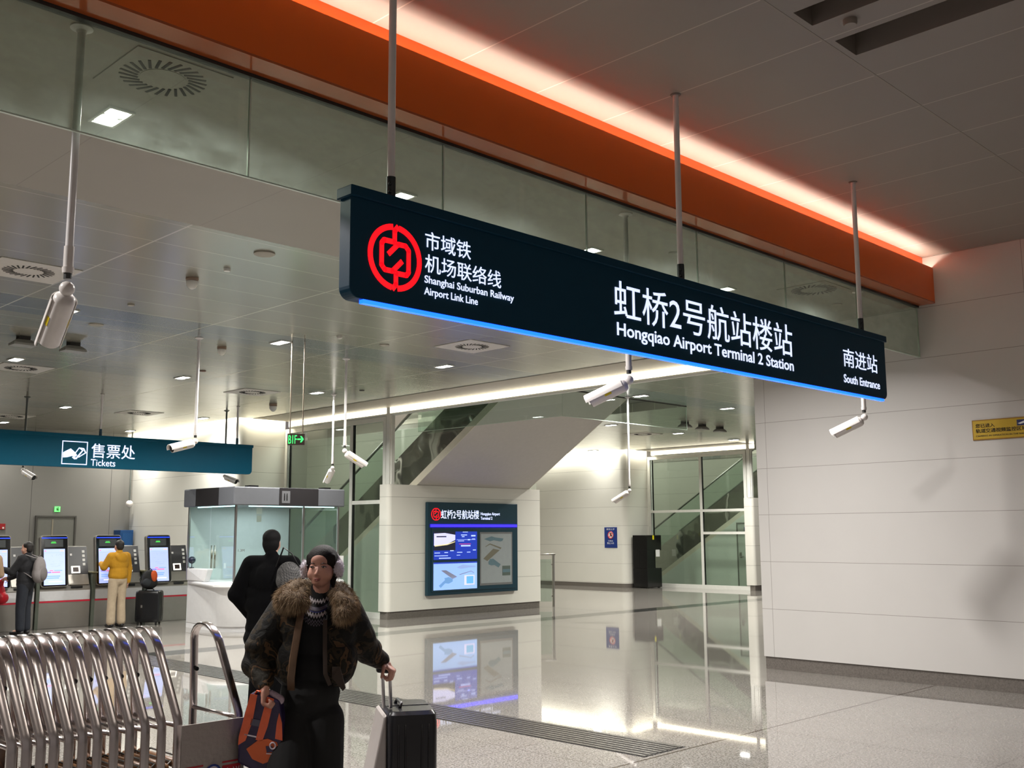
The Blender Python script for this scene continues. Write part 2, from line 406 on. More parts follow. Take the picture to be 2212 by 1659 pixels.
# ticket hall ceiling: matt board behind the glass, polished boards beyond
struct(MB().box(-14, 30, 5.17, 8.05, Z2, Z2+0.2), 'ceiling.001', CEIL2B)
c = MB()
c.box(-14, 12.22, 8.05, 27.0, Z2, Z2+0.2)
c.box(12.22, 14.16, 8.05, 21.0, Z2, Z2+0.2)
c.box(14.16, 36, 8.05, 12.8, Z2, Z2+0.2)
c.box(18.1, 26.15, 12.8, 17.4, Z2, Z2+0.2); c.box(18.3, 26.15, 17.4, 27.0, Z2, Z2+0.2)
c.box(26.15, 28.0, 12.8, 20.9, Z2, Z2+0.2)
c.box(32.0, 36, 12.8, 27.0, Z2, Z2+0.2)
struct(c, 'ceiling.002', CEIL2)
struct(MB().box(12.6, 13.56, 8.05, 21.0, Z2-0.006, Z2-0.001).box(26.6, 27.46, 17.0, 20.9, Z2-0.006, Z2-0.001), 'trim_2', mat('matt ceiling border board', (168, 160, 146), 0.5))
# right wall
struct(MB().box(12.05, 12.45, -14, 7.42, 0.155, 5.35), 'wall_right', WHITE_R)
struct(MB().box(12.065, 12.45, -14, 7.405, 0, 0.155), 'baseboard_right', GRAN)
# far white walls, both with a rounded outer corner
def corner_wall(x0, y0, x1, y1, r=0.22):
    # L-shaped wall: face x=x0 for y>y0, face y=y0 for x>x0
    pts = [(x1, y0), (x0+r, y0)] + [(x0+r-r*math.sin(t), y0+r-r*math.cos(t)) for t in [PI/2*k/8 for k in range(1, 8)]] + [(x0, y0+r), (x0, y1), (x1, y1)]
    return [Vector((p[0], p[1], 0.13)) for p in pts]
struct(MB().prism(corner_wall(12.36, 21.2, 13.6, 26.6), (0, 0, 4.57)), 'wall_left', WHITE, smooth=True, auto=True)
struct(MB().prism([p - Vector((-0.0, -0.012, 0.13)) for p in corner_wall(12.372, 21.2, 13.6, 26.6)], (0, 0, 0.13)), 'baseboard_left', GRAN)
struct(MB().prism(corner_wall(26.3, 21.1, 27.5, 28.0), (0, 0, 4.57)), 'wall_far', WHITE, smooth=True, auto=True)
struct(MB().prism([p - Vector((-0.0, -0.012, 0.13)) for p in corner_wall(26.312, 21.1, 27.5, 28.0)], (0, 0, 0.13)), 'baseboard_far', GRAN)
# grey back wall of the ticket hall
GREYW = panels('grey back wall panels', (118, 116, 112), (60, 58, 56), [(0, 2.0, 9.82, 0.012)], rough=0.5)
struct(MB().box(-14, 12.4, 26.6, 27.0, 0, 4.7), 'wall_back', GREYW)
struct(MB().box(18.1, 26.4, 27.0, 27.3, 0, 4.7), 'wall_back.001', WHITE)
# low walls in front of the escalators (module repeats 13.9 m to the right)
LOWW = panels('low wall panels', (222, 219, 211), (140, 136, 128), [(2, 0.59, 0.155, 0.007)], rough=0.38)
for k, dx in enumerate((0, 13.95)):
    n = '' if not k else '.001'
    r = 0.1; x0, y0 = 13.52+dx, 17.12
    pts = [(18.1+dx, y0), (x0+r, y0)] + [(x0+r-r*math.sin(t), y0+r-r*math.cos(t)) for t in [PI/2*q/6 for q in range(1, 6)]] + [(x0, y0+r), (x0, y0+0.3), (18.1+dx, y0+0.3)]
    struct(MB().prism([Vector((p[0], p[1], 0.155)) for p in pts], (0, 0, 2.62)), 'wall_front'+n, LOWW, smooth=True, auto=True)
    struct(MB().box(13.55+dx, 18.09+dx, 17.15, 17.4, 0, 0.155), 'baseboard_front'+n, GRAN)
    # side and back of the escalator shaft
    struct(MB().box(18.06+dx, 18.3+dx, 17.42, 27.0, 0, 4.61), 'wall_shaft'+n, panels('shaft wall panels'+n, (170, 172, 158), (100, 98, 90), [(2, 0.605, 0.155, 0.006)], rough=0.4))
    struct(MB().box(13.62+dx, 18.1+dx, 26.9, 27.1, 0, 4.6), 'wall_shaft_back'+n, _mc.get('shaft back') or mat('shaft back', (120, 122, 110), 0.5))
    # white infill wall under the escalator side
    zz = lambda y: 2.78-0.62*(y-17.13)-0.01
    struct(MB().prism([Vector((14.24+dx, y, z)) for y, z in ((17.43, 0), (21.55, 0), (21.55, zz(21.55)), (17.43, zz(17.43)))], (0.04, 0, 0)), 'wall_under'+n, mat('pale infill wall', (214, 220, 212), 0.45))
    # opening above: upstand and floor above
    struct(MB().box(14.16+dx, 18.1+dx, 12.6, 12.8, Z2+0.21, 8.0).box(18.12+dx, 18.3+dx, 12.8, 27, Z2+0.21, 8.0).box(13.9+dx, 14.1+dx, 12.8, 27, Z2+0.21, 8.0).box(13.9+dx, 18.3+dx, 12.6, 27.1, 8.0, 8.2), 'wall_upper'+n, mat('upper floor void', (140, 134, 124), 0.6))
# orange bulkhead: lip, trough, back board and soffit
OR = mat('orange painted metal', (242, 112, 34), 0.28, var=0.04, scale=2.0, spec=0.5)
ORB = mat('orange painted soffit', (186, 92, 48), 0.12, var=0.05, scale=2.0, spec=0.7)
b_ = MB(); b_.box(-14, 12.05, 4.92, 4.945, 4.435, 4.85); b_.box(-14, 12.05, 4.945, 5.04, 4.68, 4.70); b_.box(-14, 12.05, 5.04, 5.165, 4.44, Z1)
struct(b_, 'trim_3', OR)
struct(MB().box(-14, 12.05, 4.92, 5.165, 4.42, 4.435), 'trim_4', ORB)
struct(MB().box(-14, 12.05, 5.115, 5.165, 4.398, 4.42), 'trim_5', mat('dark glazing channel', (52, 52, 50), 0.4))
# tactile ribbed strip let into the floor
tr = MB(); tr.box(6.72, 7.27, 5.25, 27, 0.0005, 0.003)
struct(tr, 'trim_6', mat('ribbed strip bed', (38, 36, 35), 0.4))
tr = MB()
for k in range(8): tr.box(6.735+k*0.0675, 6.775+k*0.0675, 5.26, 27, 0.003, 0.007)
struct(tr, 'trim_7', mat('ribbed strip bars', (96, 92, 88), 0.25, metal=0.5))
# ================================================================ glazing, light strips, escalators
STEEL = mat('brushed stainless steel', (168, 165, 160), 0.28, metal=0.9, var=0.08, scale=30)
DKGREEN = mat('deep teal sign metal', (2, 56, 80), 0.5, var=0.05, spec=0.2)
TEAL = mat('teal sign metal', (0, 86, 114), 0.5, var=0.05, spec=0.2)
RODW = mat('white lacquered tube', (232, 228, 228), 0.3)
BLACK = mat('black plastic', (16, 16, 17), 0.35)
WFRAME = mat('white powder coated frame', (222, 222, 216), 0.35)
GREENG = glass('smoke curtain glass', (0.78, 0.825, 0.76), 0.03, haze=0.15)
CLEARG = glass('clear greenish glass', (0.86, 0.93, 0.89), 0.01, haze=0.0)
SHAFTG = glass('shaft glass', (0.78, 0.83, 0.79), 0.01, haze=0.0, refl=1.6)
EDGE = mat('polished glass edge', (205, 220, 205), 0.15, spec=0.8)
# long smoke curtain of glass under the bulkhead
sm = thing('glass_smoke_curtain', 'long row of greenish glass panes hanging under the orange bulkhead', 'glass curtain', (4.5, 5.075, 3.79))
xs = [-12.0, -10.5, -9.0, -7.5, -6.0, -4.5, -3.0, -1.5, 0.0, 1.5, 3.0, 4.5, 6.0, 7.5, 9.0, 10.5, 12.045]
for a, b_ in zip(xs[:-1], xs[1:]):
    g = MB().box(a+0.004, b_-0.004, 5.137, 5.147, 3.80, 4.40).build('glass_pane', GREENG, sm)
    MB().box(a+0.002, b_-0.002, 5.133, 5.151, 3.792, 3.80).build('bottom_edge', EDGE, sm) if -2 < a else None
    if -2 < a < 11: MB().box(b_-0.004, b_+0.004, 5.135, 5.149, 3.795, 4.395).build('vertical_edge', EDGE, sm)
# short curtain round the escalator opening
s2 = thing('glass_smoke_curtain', 'clear glass curtain round the ceiling opening above the escalator behind the information wall', 'glass curtain', (14.16, 12.8, 3.9))
for (x0, x1, y0, y1) in ((14.16, 14.168, 12.8, 14.78), (14.16, 14.168, 14.79, 16.95), (14.17, 16.12, 12.8, 12.808), (16.13, 18.1, 12.8, 12.808)):
    MB().box(x0, x1, y0, y1, 3.9, 4.40).build('glass_pane', CLEARG, s2)
MB().box(14.155, 18.1, 12.795, 12.81, 4.385, 4.399).box(14.155, 14.17, 12.81, 16.95, 4.385, 4.399).build('head_channel', mat('dark glazing channel', (52, 52, 50), 0.4), s2)
MB().box(14.155, 18.1, 12.797, 12.811, 3.892, 3.90).box(14.157, 14.171, 12.811, 16.95, 3.892, 3.90).box(18.092, 18.1, 12.797, 12.811, 3.9, 4.385).build('bottom_edge', EDGE, s2)
# bright strips above the glass walls
STRIP = emit('warm white strip', (255, 246, 220), 3.4)
for k, (x, y0, y1, lab) in enumerate(((13.60, 8.1, 21.0, 'long warm white light strip along the ceiling edge above the left glass wall'), (27.5, 17.0, 20.9, 'short warm white light strip above the distant glass wall on the right'))):
    t = thing('light_strip', lab, 'light strip', (x, (y0+y1)/2, Z2-0.1))
    MB().box(x-0.035, x, y0, y1, Z2-0.125, Z2-0.006).build('diffuser', STRIP, t)
    MB().box(x+0.10, x+0.12, 17.4, 20.9, Z2-0.16, Z2-0.06).build('inner_diffuser', STRIP, t)
    MB().box(x, x+0.10, y0, y1, Z2-0.17, Z2-0.002).box(x-0.03, x, y0, y1, Z2-0.15, Z2-0.127).build('housing', WFRAME, t)
# glass walls with white frames (setting)
def frame_wall(n, x, y0, y1, mulls, trans, top=4.22):
    f = MB()
    f.box(x-0.03, x+0.07, y0, y0+0.10, 0, top); f.box(x-0.03, x+0.07, y1-0.10, y1, 0, top)
    f.box(x-0.028, x+0.068, y0+0.1, y1-0.1, top-0.10, top); f.box(x-0.028, x+0.068, y0+0.1, y1-0.1, 0, 0.12)
    for my in mulls: f.box(x-0.026, x+0.066, my-0.045, my+0.045, 0.12, top-0.1)
    for (z, a, b2) in trans: f.box(x-0.022, x+0.062, a, b2, z-0.04, z+0.04)
    w = struct(f, 'window_%d' % n, WFRAME)
    g = MB().box(x+0.012, x+0.022, y0+0.1, y1-0.1, 0.12, top-0.1).build('glass_pane', SHAFTG, w)
    sl = MB()
    for my in mulls + [y1-0.12]: sl.box(x-0.01, x+0.05, my-0.062, my-0.046, 0.12, top-0.1)
    sl.build('gasket', BLACK, w)
    return w
frame_wall(1, 13.62, 17.32, 21.18, [18.55], [(2.42, 17.42, 18.5)])
frame_wall(2, 27.52, 17.32, 21.08, [19.0], [(2.42, 17.42, 20.98), (1.72, 17.42, 18.95)])
# a white post between the glass wall and the low wall, standing on the low wall
struct(MB().box(13.60, 13.68, 17.13, 17.30, 2.78, 4.40).box(13.56, 13.60, 17.16, 17.27, 2.78, 4.40), 'trim_8', WFRAME)
struct(MB().box(27.50, 27.58, 17.13, 17.30, 2.78, 4.40).box(27.46, 27.50, 17.16, 17.27, 2.78, 4.40), 'trim_9', WFRAME)
# escalators
def wavy_steel():
    m, nt, b = nodes('wavy polished steel cladding'); setc(b, lin(176, 176, 166), 0.09, 0.85)
    tc = N(nt, 'ShaderNodeTexCoord'); mp = N(nt, 'ShaderNodeMapping'); mp.inputs['Scale'].default_value = (1, 1.0, 1.0)
    L(nt, tc.outputs['Object'], mp.inputs[0]); nz = N(nt, 'ShaderNodeTexNoise', Scale=1.1, Detail=2.0); L(nt, mp.outputs[0], nz.inputs['Vector'])
    bp = N(nt, 'ShaderNodeBump', Strength=0.9, Distance=0.10); L(nt, nz.outputs['Fac'], bp.inputs['Height']); L(nt, bp.outputs['Normal'], b.inputs['Normal'])
    return m
WAVY = wavy_steel()
SOFF = mat('beige soffit board', (190, 185, 178), 0.5)
SKIRT = mat('pale skirt board', (214, 208, 192), 0.45)
SL = 0.62
def zof(y): return 2.78 - SL*(y-17.13)        # soffit line
esc = thing('escalator', 'escalator rising towards the viewer above the information wall, beige board underside', 'escalator', (16.0, 17.0, 2.78))
yT, yB = 14.1, 21.6
P = lambda y, d: (y, zof(y)+d)
def sheet(x0, x1, d0, d1, ya=yT, yb=yB):
    poly = [Vector((x0, y, z)) for (y, z) in (P(ya, d0), P(yb, d0), P(yb, d1), P(ya, d1))]
    return poly
MB().prism(sheet(14.3, 17.72, 0.0, 0.06), (3.42, 0, 0)).build('underside_panel', SOFF, esc)
MB().prism(sheet(14.285, 14.3, -0.005, 0.17), (0.014, 0, 0)).prism(sheet(17.721, 17.8, -0.005, 0.17), (0.014, 0, 0)).build('skirt_board', SKIRT, esc)
MB().prism(sheet(14.30, 14.32, 0.18, 1.02), (0.02, 0, 0)).prism(sheet(17.70, 17.72, 0.18, 1.02), (0.02, 0, 0)).build('side_cladding', WAVY, esc)
MB().prism(sheet(14.36, 0, 1.02, 1.75), (0.012, 0, 0)).prism(sheet(17.64, 0, 1.02, 1.75), (0.012, 0, 0)).prism(sheet(15.95, 0, 1.02, 1.75), (0.012, 0, 0)).build('glass_balustrade', CLEARG, esc)
for x in (14.366, 15.956, 17.646):
    MB().tube([(x, yT, zof(yT)+1.78), (x, 17, zof(17)+1.78), (x, yB, zof(yB)+1.78)], 0.03, 8).build('handrail', mat('grey handrail', (104, 106, 98), 0.3), esc)
sp_ = MB()
for k in range(28):
    y = yT+0.15+k*0.265; sp_.box(14.42, 15.9, y, y+0.26, zof(y)+0.72, zof(y)+0.78); sp_.box(16.0, 17.6, y, y+0.26, zof(y)+0.72, zof(y)+0.78)
sp_.build('steps', mat('ribbed aluminium steps', (90, 90, 92), 0.4, metal=0.6), esc)
MB().prism([Vector((14.34, y, z)) for (y, z) in (P(yT, 0.06), P(yB, 0.06), P(yB, 0.7), P(yT, 0.7))], (3.34, 0, 0)).build('truss', mat('dark truss', (110, 110, 102), 0.6), esc)
dup(esc, (16.0+13.95, 17.0, 2.78), 'distant escalator seen through the white framed glass wall on the right')

# ================================================================ ceiling fixtures
LENS = emit('downlight lens', (255, 255, 250), 25.0)
FIXW = mat('white fixture enamel', (225, 224, 218), 0.35)
def make_downlight(sx, sy):
    t = thing('ceiling_downlight', 'x', 'ceiling light', (0, 0, 0), 'twin recessed downlights')
    f = MB(); f.box(-sx/2, sx/2, -sy/2, -sy/2+0.016, -0.012, 0.0); f.box(-sx/2, sx/2, sy/2-0.016, sy/2, -0.012, 0)
    f.box(-sx/2, -sx/2+0.016, -sy/2+0.016, sy/2-0.016, -0.012, 0); f.box(sx/2-0.016, sx/2, -sy/2+0.016, sy/2-0.016, -0.012, 0)
    f.build('frame', FIXW, t)
    for k in (-1, 1):
        c = Vector((0, k*sy/4*0.95, 0)) if sy >= sx else Vector((k*sx/4*0.95, 0, 0)); r = min(sx, sy)*0.43
        MB().lathe([(r, -0.004), (r*0.9, -0.012), (r*0.5, -0.014), (0.001, -0.014)], c, 20).build('lens', LENS, t, smooth=True)
    MB().box(-sx/2+0.016, sx/2-0.016, -sy/2+0.016, sy/2-0.016, -0.003, -0.001).build('reflector', mat('bright reflector', (235, 235, 235), 0.2, metal=0.6), t)
    return t
DL0 = make_downlight(0.17, 0.32)
used = False
def place_dl(x, y, lab):
    global used
    if not used:
        DL0.location = (x, y, Z2-0.001); DL0['label'] = lab; used = True
    else: dup(DL0, (x, y, Z2-0.001), lab)
place_dl(2.66, 6.25, 'twin downlight glowing through the leftmost glass pane, below the round slotted vent')
place_dl(4.98, 6.25, 'twin downlight right above the left end of the dark station sign')
place_dl(7.27, 6.25, 'twin downlight peeping over the middle of the dark station sign')
place_dl(9.54, 6.25, 'twin downlight above the station sign just right of its middle rod')
L2 = {1.8: None, 4.83: 'twin downlight beside the big camera in the upper left', 7.77: 'twin downlight beside the tops of the B1F sign rods', 10.81: 'twin downlight below the square vent under the station sign',
      16.01: 'twin downlight over the escalator opening, right of the camera under the station sign', 19.04: 'twin downlight nearest the corner of the large white wall', 22.1: None}
for (x, y) in ROW2:
    if L2.get(x): place_dl(x, y, L2[x])
for (x, y), lab in zip(ROW3, ('twin downlight under the two ceiling boxes at the left edge', 'twin downlight just left of the white rod of the camera over the ticket sign', 'twin downlight left of the thin bright camera rod, over the white corner wall',
        'twin downlight seen right of the sloping escalator underside', 'twin downlight below the three ceiling boxes on the right', 'twin downlight right above the distant glass wall frame')): place_dl(x, y, lab)
for (x, y), lab in zip(ROW4, (None, 'twin downlight above the middle of the ticket sign', 'twin downlight right of the camera rod and above the white corner wall', 'twin downlight close to the low end of the escalator underside, half hidden', None, 'twin downlight over the blue poster on the far white wall')):
    if lab: place_dl(x, y, lab)
for (x, y), lab in zip(ROW5, ('twin downlight at the left edge just above the ticket sign', 'twin downlight low over the right half of the ticket sign')): place_dl(x, y, lab)
for (x, y) in ((15.91, 13.25),): place_dl(x, y+0.9, 'twin downlight seen just under the camera near the glass curtain corner') if False else None
# vents
def make_vent(plate, hp=0.39):
    t = thing('ceiling_vent', 'x', 'ceiling vent', (0, 0, 0), 'round slotted ceiling vents')
    MB().box(-hp, hp, -hp, hp, -0.006, 0.0).build('plate', plate, t)
    s_ = MB(); n = 26
    for k in range(n):
        a = 2*PI*k/n; R = Matrix.Rotation(a+0.35, 3, 'Z'); c = Vector((math.cos(a)*0.192, math.sin(a)*0.192, -0.0075))
        s_.obox(c, 0.108, 0.017, 0.003, R)
    s_.build('slots', mat('dark vent slots', (22, 22, 20), 0.8), t)
    MB().lathe([(0.130, -0.006), (0.130, -0.009), (0.001, -0.0095)], (0, 0, 0), 28).build('centre_disc', plate, t)
    return t
V1 = make_vent(CEIL2B, 0.29); V1.location = (2.63, 5.49+0.0, Z2-0.001); V1['label'] = 'round slotted vent seen through the leftmost glass pane above the downlight'
dup(V1, (10.27, 5.52, Z2-0.001), 'round slotted vent seen through glass left of the third sign rod')
dup(V1, (6.45, 5.5, Z2-0.001), 'round slotted vent hidden high behind the station sign') if False else None
V2 = make_vent(mat('pale vent plate', (205, 200, 194), 0.4)); V2.location = (3.77, 10.65, Z2-0.001); V2['label'] = 'round slotted vent on a pale square plate beside the big camera'
for (x, y, lab) in ((9.93, 10.7, 'round slotted vent on a pale square plate under the station sign'), (6.02, 17.07, 'small looking round vent under the downlight at the left edge'),
                    (10.21, 17.07, 'round vent on a pale plate right of the downlight by the white camera rod'), (10.19, 21.7, 'distant round vent over the middle of the ticket sign'), (8.4, 24.2, 'faint round vent just above the lettering of the ticket sign'),
                    (22.4, 17.3, 'distant round vent between the two downlights on the right')):
    dup(V2, (x, y, Z2-0.001), lab)
# small ceiling discs and detectors
def disc(x, y, r, h, lab, cat='speaker', name='ceiling_speaker', z=Z2, m_=None):
    o = MB().lathe([(r, 0), (r, -h*0.6), (r*0.86, -h), (0.001, -h)], (x, y, z), 24).build(name, m_ or FIXW, None, smooth=True, auto=True, loc=(x, y, z))
    return tag(o, lab, cat)
MATTD = mat('grey plastic disc', (165, 160, 148), 0.5)
disc(5.12, 8.42, 0.10, 0.02, 'round flush speaker between the left rod and the station sign', m_=MATTD)
disc(5.16, 9.18, 0.035, 0.03, 'tiny round sprinkler cap above the hanging heat detector', 'sensor', 'ceiling_sensor', m_=FIXW)
disc(5.2, 11.41, 0.04, 0.02, 'small pale disc on the ceiling right of the big camera', 'sensor', 'ceiling_sensor', m_=MATTD)
disc(5.41, 12.85, 0.09, 0.012, 'flat round speaker below the downlight by the big camera', m_=MATTD)
disc(8.12, 11.39, 0.04, 0.03, 'small round cap right of the B1F sign rods', 'sensor', 'ceiling_sensor', m_=FIXW)
disc(8.95, 11.47, 0.07, 0.012, 'flat disc under the left half of the station sign', 'sensor', 'ceiling_sensor', m_=MATTD)
disc(8.26, 15.36, 0.05, 0.012, 'small dark disc by the white rod over the ticket sign', 'sensor', 'ceiling_sensor', m_=mat('brown disc', (96, 60, 48), 0.5))
disc(11.56, 15.47, 0.05, 0.012, 'small dark disc left of the long light strip', 'sensor', 'ceiling_sensor', m_=mat('dark disc', (60, 58, 54), 0.5))
disc(11.16, 5.71, 0.06, 0.012, 'small disc seen through glass behind the third sign rod', 'sensor', 'ceiling_sensor', m_=MATTD)
disc(6.06, 6.68, 0.09, 0.012, 'flat round speaker seen through glass above the station sign', m_=MATTD)
disc(7.92, 5.70, 0.05, 0.012, 'small disc seen through glass left of the middle sign rod', 'sensor', 'ceiling_sensor', m_=MATTD)
disc(5.96, 2.86, 0.045, 0.04, 'small round sensor between the two ceiling slots at the upper right', 'sensor', 'ceiling_sensor', z=Z1, m_=mat('grey ceiling disc', (150, 140, 130), 0.5))
def detector(x, y, s, lab):
    t = thing('heat_detector', lab, 'detector', (x, y, Z2))
    MB().lathe([(0.055*s, 0), (0.055*s, -0.02*s), (0.04*s, -0.03*s)], (x, y, Z2), 20).build('base', mat('brown detector base', (150, 128, 110), 0.5), t, smooth=True, auto=True)
    MB().lathe([(0.05*s, -0.03*s), (0.05*s, -0.06*s), (0.03*s, -0.09*s), (0.012*s, -0.10*s)], (x, y, Z2), 20).build('sensor_head', FIXW, t, smooth=True, auto=True)
detector(5.1, 9.78, 1.2, 'hanging detector with brown base left of the station sign')
detector(7.38, 13.2, 1.2, 'pale funnel shaped detector right of the white rod over the ticket sign')
detector(11.5, 18.4, 1.5, 'distant detector over the white corner wall')
detector(20.5, 19.6, 1.5, 'distant detector over the far white wall')
def access_point(x, y, lab):
    t = thing('ceiling_box', lab, 'ceiling box', (x, y, Z2), 'ceiling boxes')
    MB().box(x-0.07, x+0.07, y-0.07, y+0.07, Z2-0.05, Z2-0.001).build('bracket', mat('black bracket', (30, 28, 26), 0.6), t)
    MB().prism([(x-0.15, y-0.11, Z2-0.13), (x+0.15, y-0.11, Z2-0.13), (x+0.15, y+0.11, Z2-0.13), (x-0.15, y+0.11, Z2-0.13)], (0, 0, 0.03)).loft([[Vector((x+i*a, y+j*b2, z)) for (i, j) in ((-1, -1), (1, -1), (1, 1), (-1, 1))] for (a, b2, z) in ((0.15, 0.11, Z2-0.10), (0.09, 0.07, Z2-0.05))]).build('housing', mat('grey box housing', (150, 150, 146), 0.4), t, bevel=0.004)
access_point(5.05, 14.3, 'grey box hanging from the ceiling nearest the left edge')
access_point(5.72, 14.3, 'grey box hanging from the ceiling, second from the left edge')
access_point(20.7, 14.7, 'grey box behind the glass curtain edge, leftmost of the three on the right')
access_point(21.5, 14.75, 'grey box in the middle of the three on the right')
access_point(22.35, 14.8, 'grey box nearest the white wall corner, rightmost of the three')

# ================================================================ cameras on rods
CAMW = mat('white camera shell', (226, 220, 216), 0.32)
YEL = mat('yellow sticker', (222, 196, 20), 0.5)
def security_camera(fx, fy, zj, d, lab, rod_m=None, s=1.0, top=Z2, lens=False, flange=True):
    t = thing('security_camera', lab, 'security camera', (fx, fy, top), 'security cameras on ceiling rods')
    rm = rod_m or RODW
    MB().cyl((fx, fy, zj+0.05), (fx, fy, top-0.002), 0.020, n=16).build('rod', rm, t, smooth=True, auto=True)
    if flange: MB().lathe([(0.058, 0), (0.058, -0.008), (0.028, -0.02), (0.022, -0.035)], (fx, fy, top), 24).build('ceiling_flange', rm, t, smooth=True, auto=True)
    MB().cyl((fx, fy, zj+0.05), (fx, fy, zj+0.16), 0.025).cyl((fx, fy, zj+0.02), (fx, fy, zj+0.05), 0.027, 0.030).build('sleeve', CAMW, t, smooth=True, auto=True)
    MB().cyl((fx, fy, zj-0.01), (fx, fy, zj+0.02), 0.02).build('swivel', mat('dark swivel', (60, 60, 58), 0.4), t)
    d = Vector(d).normalized(); side = d.cross(Z_).normalized(); u = side.cross(d).normalized()
    o = Vector((fx, fy, zj-0.06)); r = 0.056*s; ln = 0.33*s
    MB().sphere(o, 0.038*s, u=16, v=10).build('ball_joint', CAMW, t, smooth=True)
    c0 = o + d*0.03 - u*0.02
    b0 = MB()
    rr = [(c0 + d*a, q) for a, q in ((-0.005, 0.3*r), (0.004, 0.75*r), (0.022, r*0.96), (0.04, r), (ln, r))]
    b0.loft([[p + (side*math.cos(k*2*PI/24)+u*math.sin(k*2*PI/24))*q for k in range(24)] for p, q in rr])
    body = b0.build('housing', CAMW, t, smooth=True, auto=True)
    # sun shade: half shell over the top, longer than the body
    sh = MB(); K = [PI*(-0.06) + PI*1.12*k/14 for k in range(15)]
    outer = [[c0 + d*a + (side*math.cos(q)+u*math.sin(q))*(r+0.009) for q in K] + [c0 + d*a + (side*math.cos(q)+u*math.sin(q))*(r+0.004) for q in reversed(K)] for a in (0.03, ln+0.035*s)]
    sh.loft(outer); sh.build('sun_shade', CAMW, t, smooth=True, auto=True)
    f = c0 + d*(ln+0.001)
    MB().cyl(f, f+d*0.004, r*0.86, n=24).build('lens_window', BLACK, t)
    st = MB(); q0 = [1.06*PI+0.16*k for k in range(3)]
    sgn = 1
    for q0 in ([PI*1.07, PI*1.07+0.34],):
        for sg in (1, -1):
            ring = []
            for a in (ln*0.42, ln*0.60):
                ring.append([c0 + d*a + (side*math.cos(q)*sg+u*math.sin(q))*(r+0.0012) for q in (q0[0], (q0[0]+q0[1])/2, q0[1])] + [c0 + d*a + (side*math.cos(q)*sg+u*math.sin(q))*(r-0.004) for q in (q0[1], (q0[0]+q0[1])/2, q0[0])])
            st.loft(ring)
    st.build('sticker', YEL, t)
    return t
GREYROD = mat('grey green rod', (92, 96, 92), 0.35)
security_camera(2.04, 5.22, 3.05, (0.03, 0.26, -0.19), 'large white bullet camera on a rod in the upper left')
security_camera(6.63, 5.25, 3.05, (-0.14, 0.27, -0.13), 'white bullet camera on a rod under the middle of the station sign')
security_camera(10.74, 5.24, 3.05, (-0.10, 0.27, -0.13), 'white bullet camera below the right end of the station sign')
security_camera(6.8, 12.78, 3.05, (-0.28, -0.02, -0.08), 'white bullet camera hanging in front of the ticket sign, facing left')
security_camera(9.26, 12.8, 3.05, (0.24, -0.10, -0.16), 'white bullet camera right of the B1F sign, pointing right')
security_camera(11.52, 16.3, 3.05, (0.05, 0.24, -0.20), 'white bullet camera on a thin bright rod, pointing steeply down by the glass wall')
security_camera(11.37, 20.03, 3.05, (0.08, -0.30, -0.10), 'small camera below the right end of the ticket sign', rod_m=GREYROD)
security_camera(7.42, 20.6, 3.05, (0.08, -0.28, -0.12), 'small camera below the ticket sign near the left edge', rod_m=GREYROD)
security_camera(16.0, 12.72, 2.62, (-0.12, 0.26, -0.17), 'small white camera on a long rod before the far white wall')
# small dome on the edge of the white corner wall
t = thing('wall_camera', 'tiny white camera under a thin rod at the edge of the white corner wall', 'security camera', (12.2, 26.3, 2.5))
MB().cyl((12.2, 26.3, 2.62), (12.2, 26.3, Z2), 0.02, n=10).build('rod', GREYROD, t)
MB().sphere((12.2, 26.3, 2.56), 0.09).build('dome', CAMW, t, smooth=True)

# ================================================================ signs
LIT = emit('backlit white lettering', (212, 222, 255), 0.95)
RED = emit('backlit red emblem', (255, 10, 24), 1.15)
BLUEL = emit('blue light line', (14, 70, 255), 4.5)
def sign_board(name, lab, x0, x1, y, z0, z1, m_, thick=0.10, r=0.06):
    t = thing(name, lab, 'sign', ((x0+x1)/2, y, z0))
    prof = [(x0, z1), (x1, z1), (x1, z0+r)] + [(x1-r+r*math.cos(a), z0+r+r*math.sin(a)) for a in [-PI/2*k/6 for k in range(1, 6)]] + [(x1-r, z0), (x0+r, z0)] + \
           [(x0+r-r*math.sin(a), z0+r-r*math.cos(a)) for a in [PI/2*k/6 for k in range(1, 6)]] + [(x0, z0+r)]
    MB().prism([Vector((a, y-thick/2, b2)) for a, b2 in prof], (0, thick, 0)).build('board', m_, t, bevel=0.006)
    MB().box(x0-0.012, x1+0.012, y-thick/2-0.018, y+thick/2+0.018, z1-0.055, z1+0.004).build('top_rail', m_, t, bevel=0.006)
    return t
def rods(t, xs_, y, z, top, m_, socket):
    for x in xs_:
        ro = MB().cyl((x, y, z+0.02), (x, y, top-0.002), 0.0215, n=18).build('suspension_rod', m_, t, smooth=True, auto=True)
        sk = MB().cyl((x, y, z), (x, y, z+0.13), 0.027, n=18)
        for q in (0.04, 0.085): sk.sphere((x-0.02, y-0.018, z+q), 0.011, u=8, v=6)
        sk.build('rod_socket', socket, ro, smooth=True, auto=True)
        MB().lathe([(0.04, 0), (0.038, -0.006), (0.024, -0.008)], (x, y, top), 20).build('ceiling_collar', mat('grey collar', (120, 110, 104), 0.5), ro)
YS = 4.33; FY = YS-0.051
sg = sign_board('station_sign', 'long dark teal hanging station sign with red emblem and white lettering', 3.11, 9.26, YS, 2.965, 3.56, DKGREEN)
rods(sg, (3.41, 6.10, 8.90), YS, 3.56, Z1, RODW, mat('dark rod socket', (24, 34, 40), 0.4))
MB().box(3.20, 9.20, YS-0.045, YS-0.012, 2.945, 2.966).build('blue_light_line', BLUEL, sg)
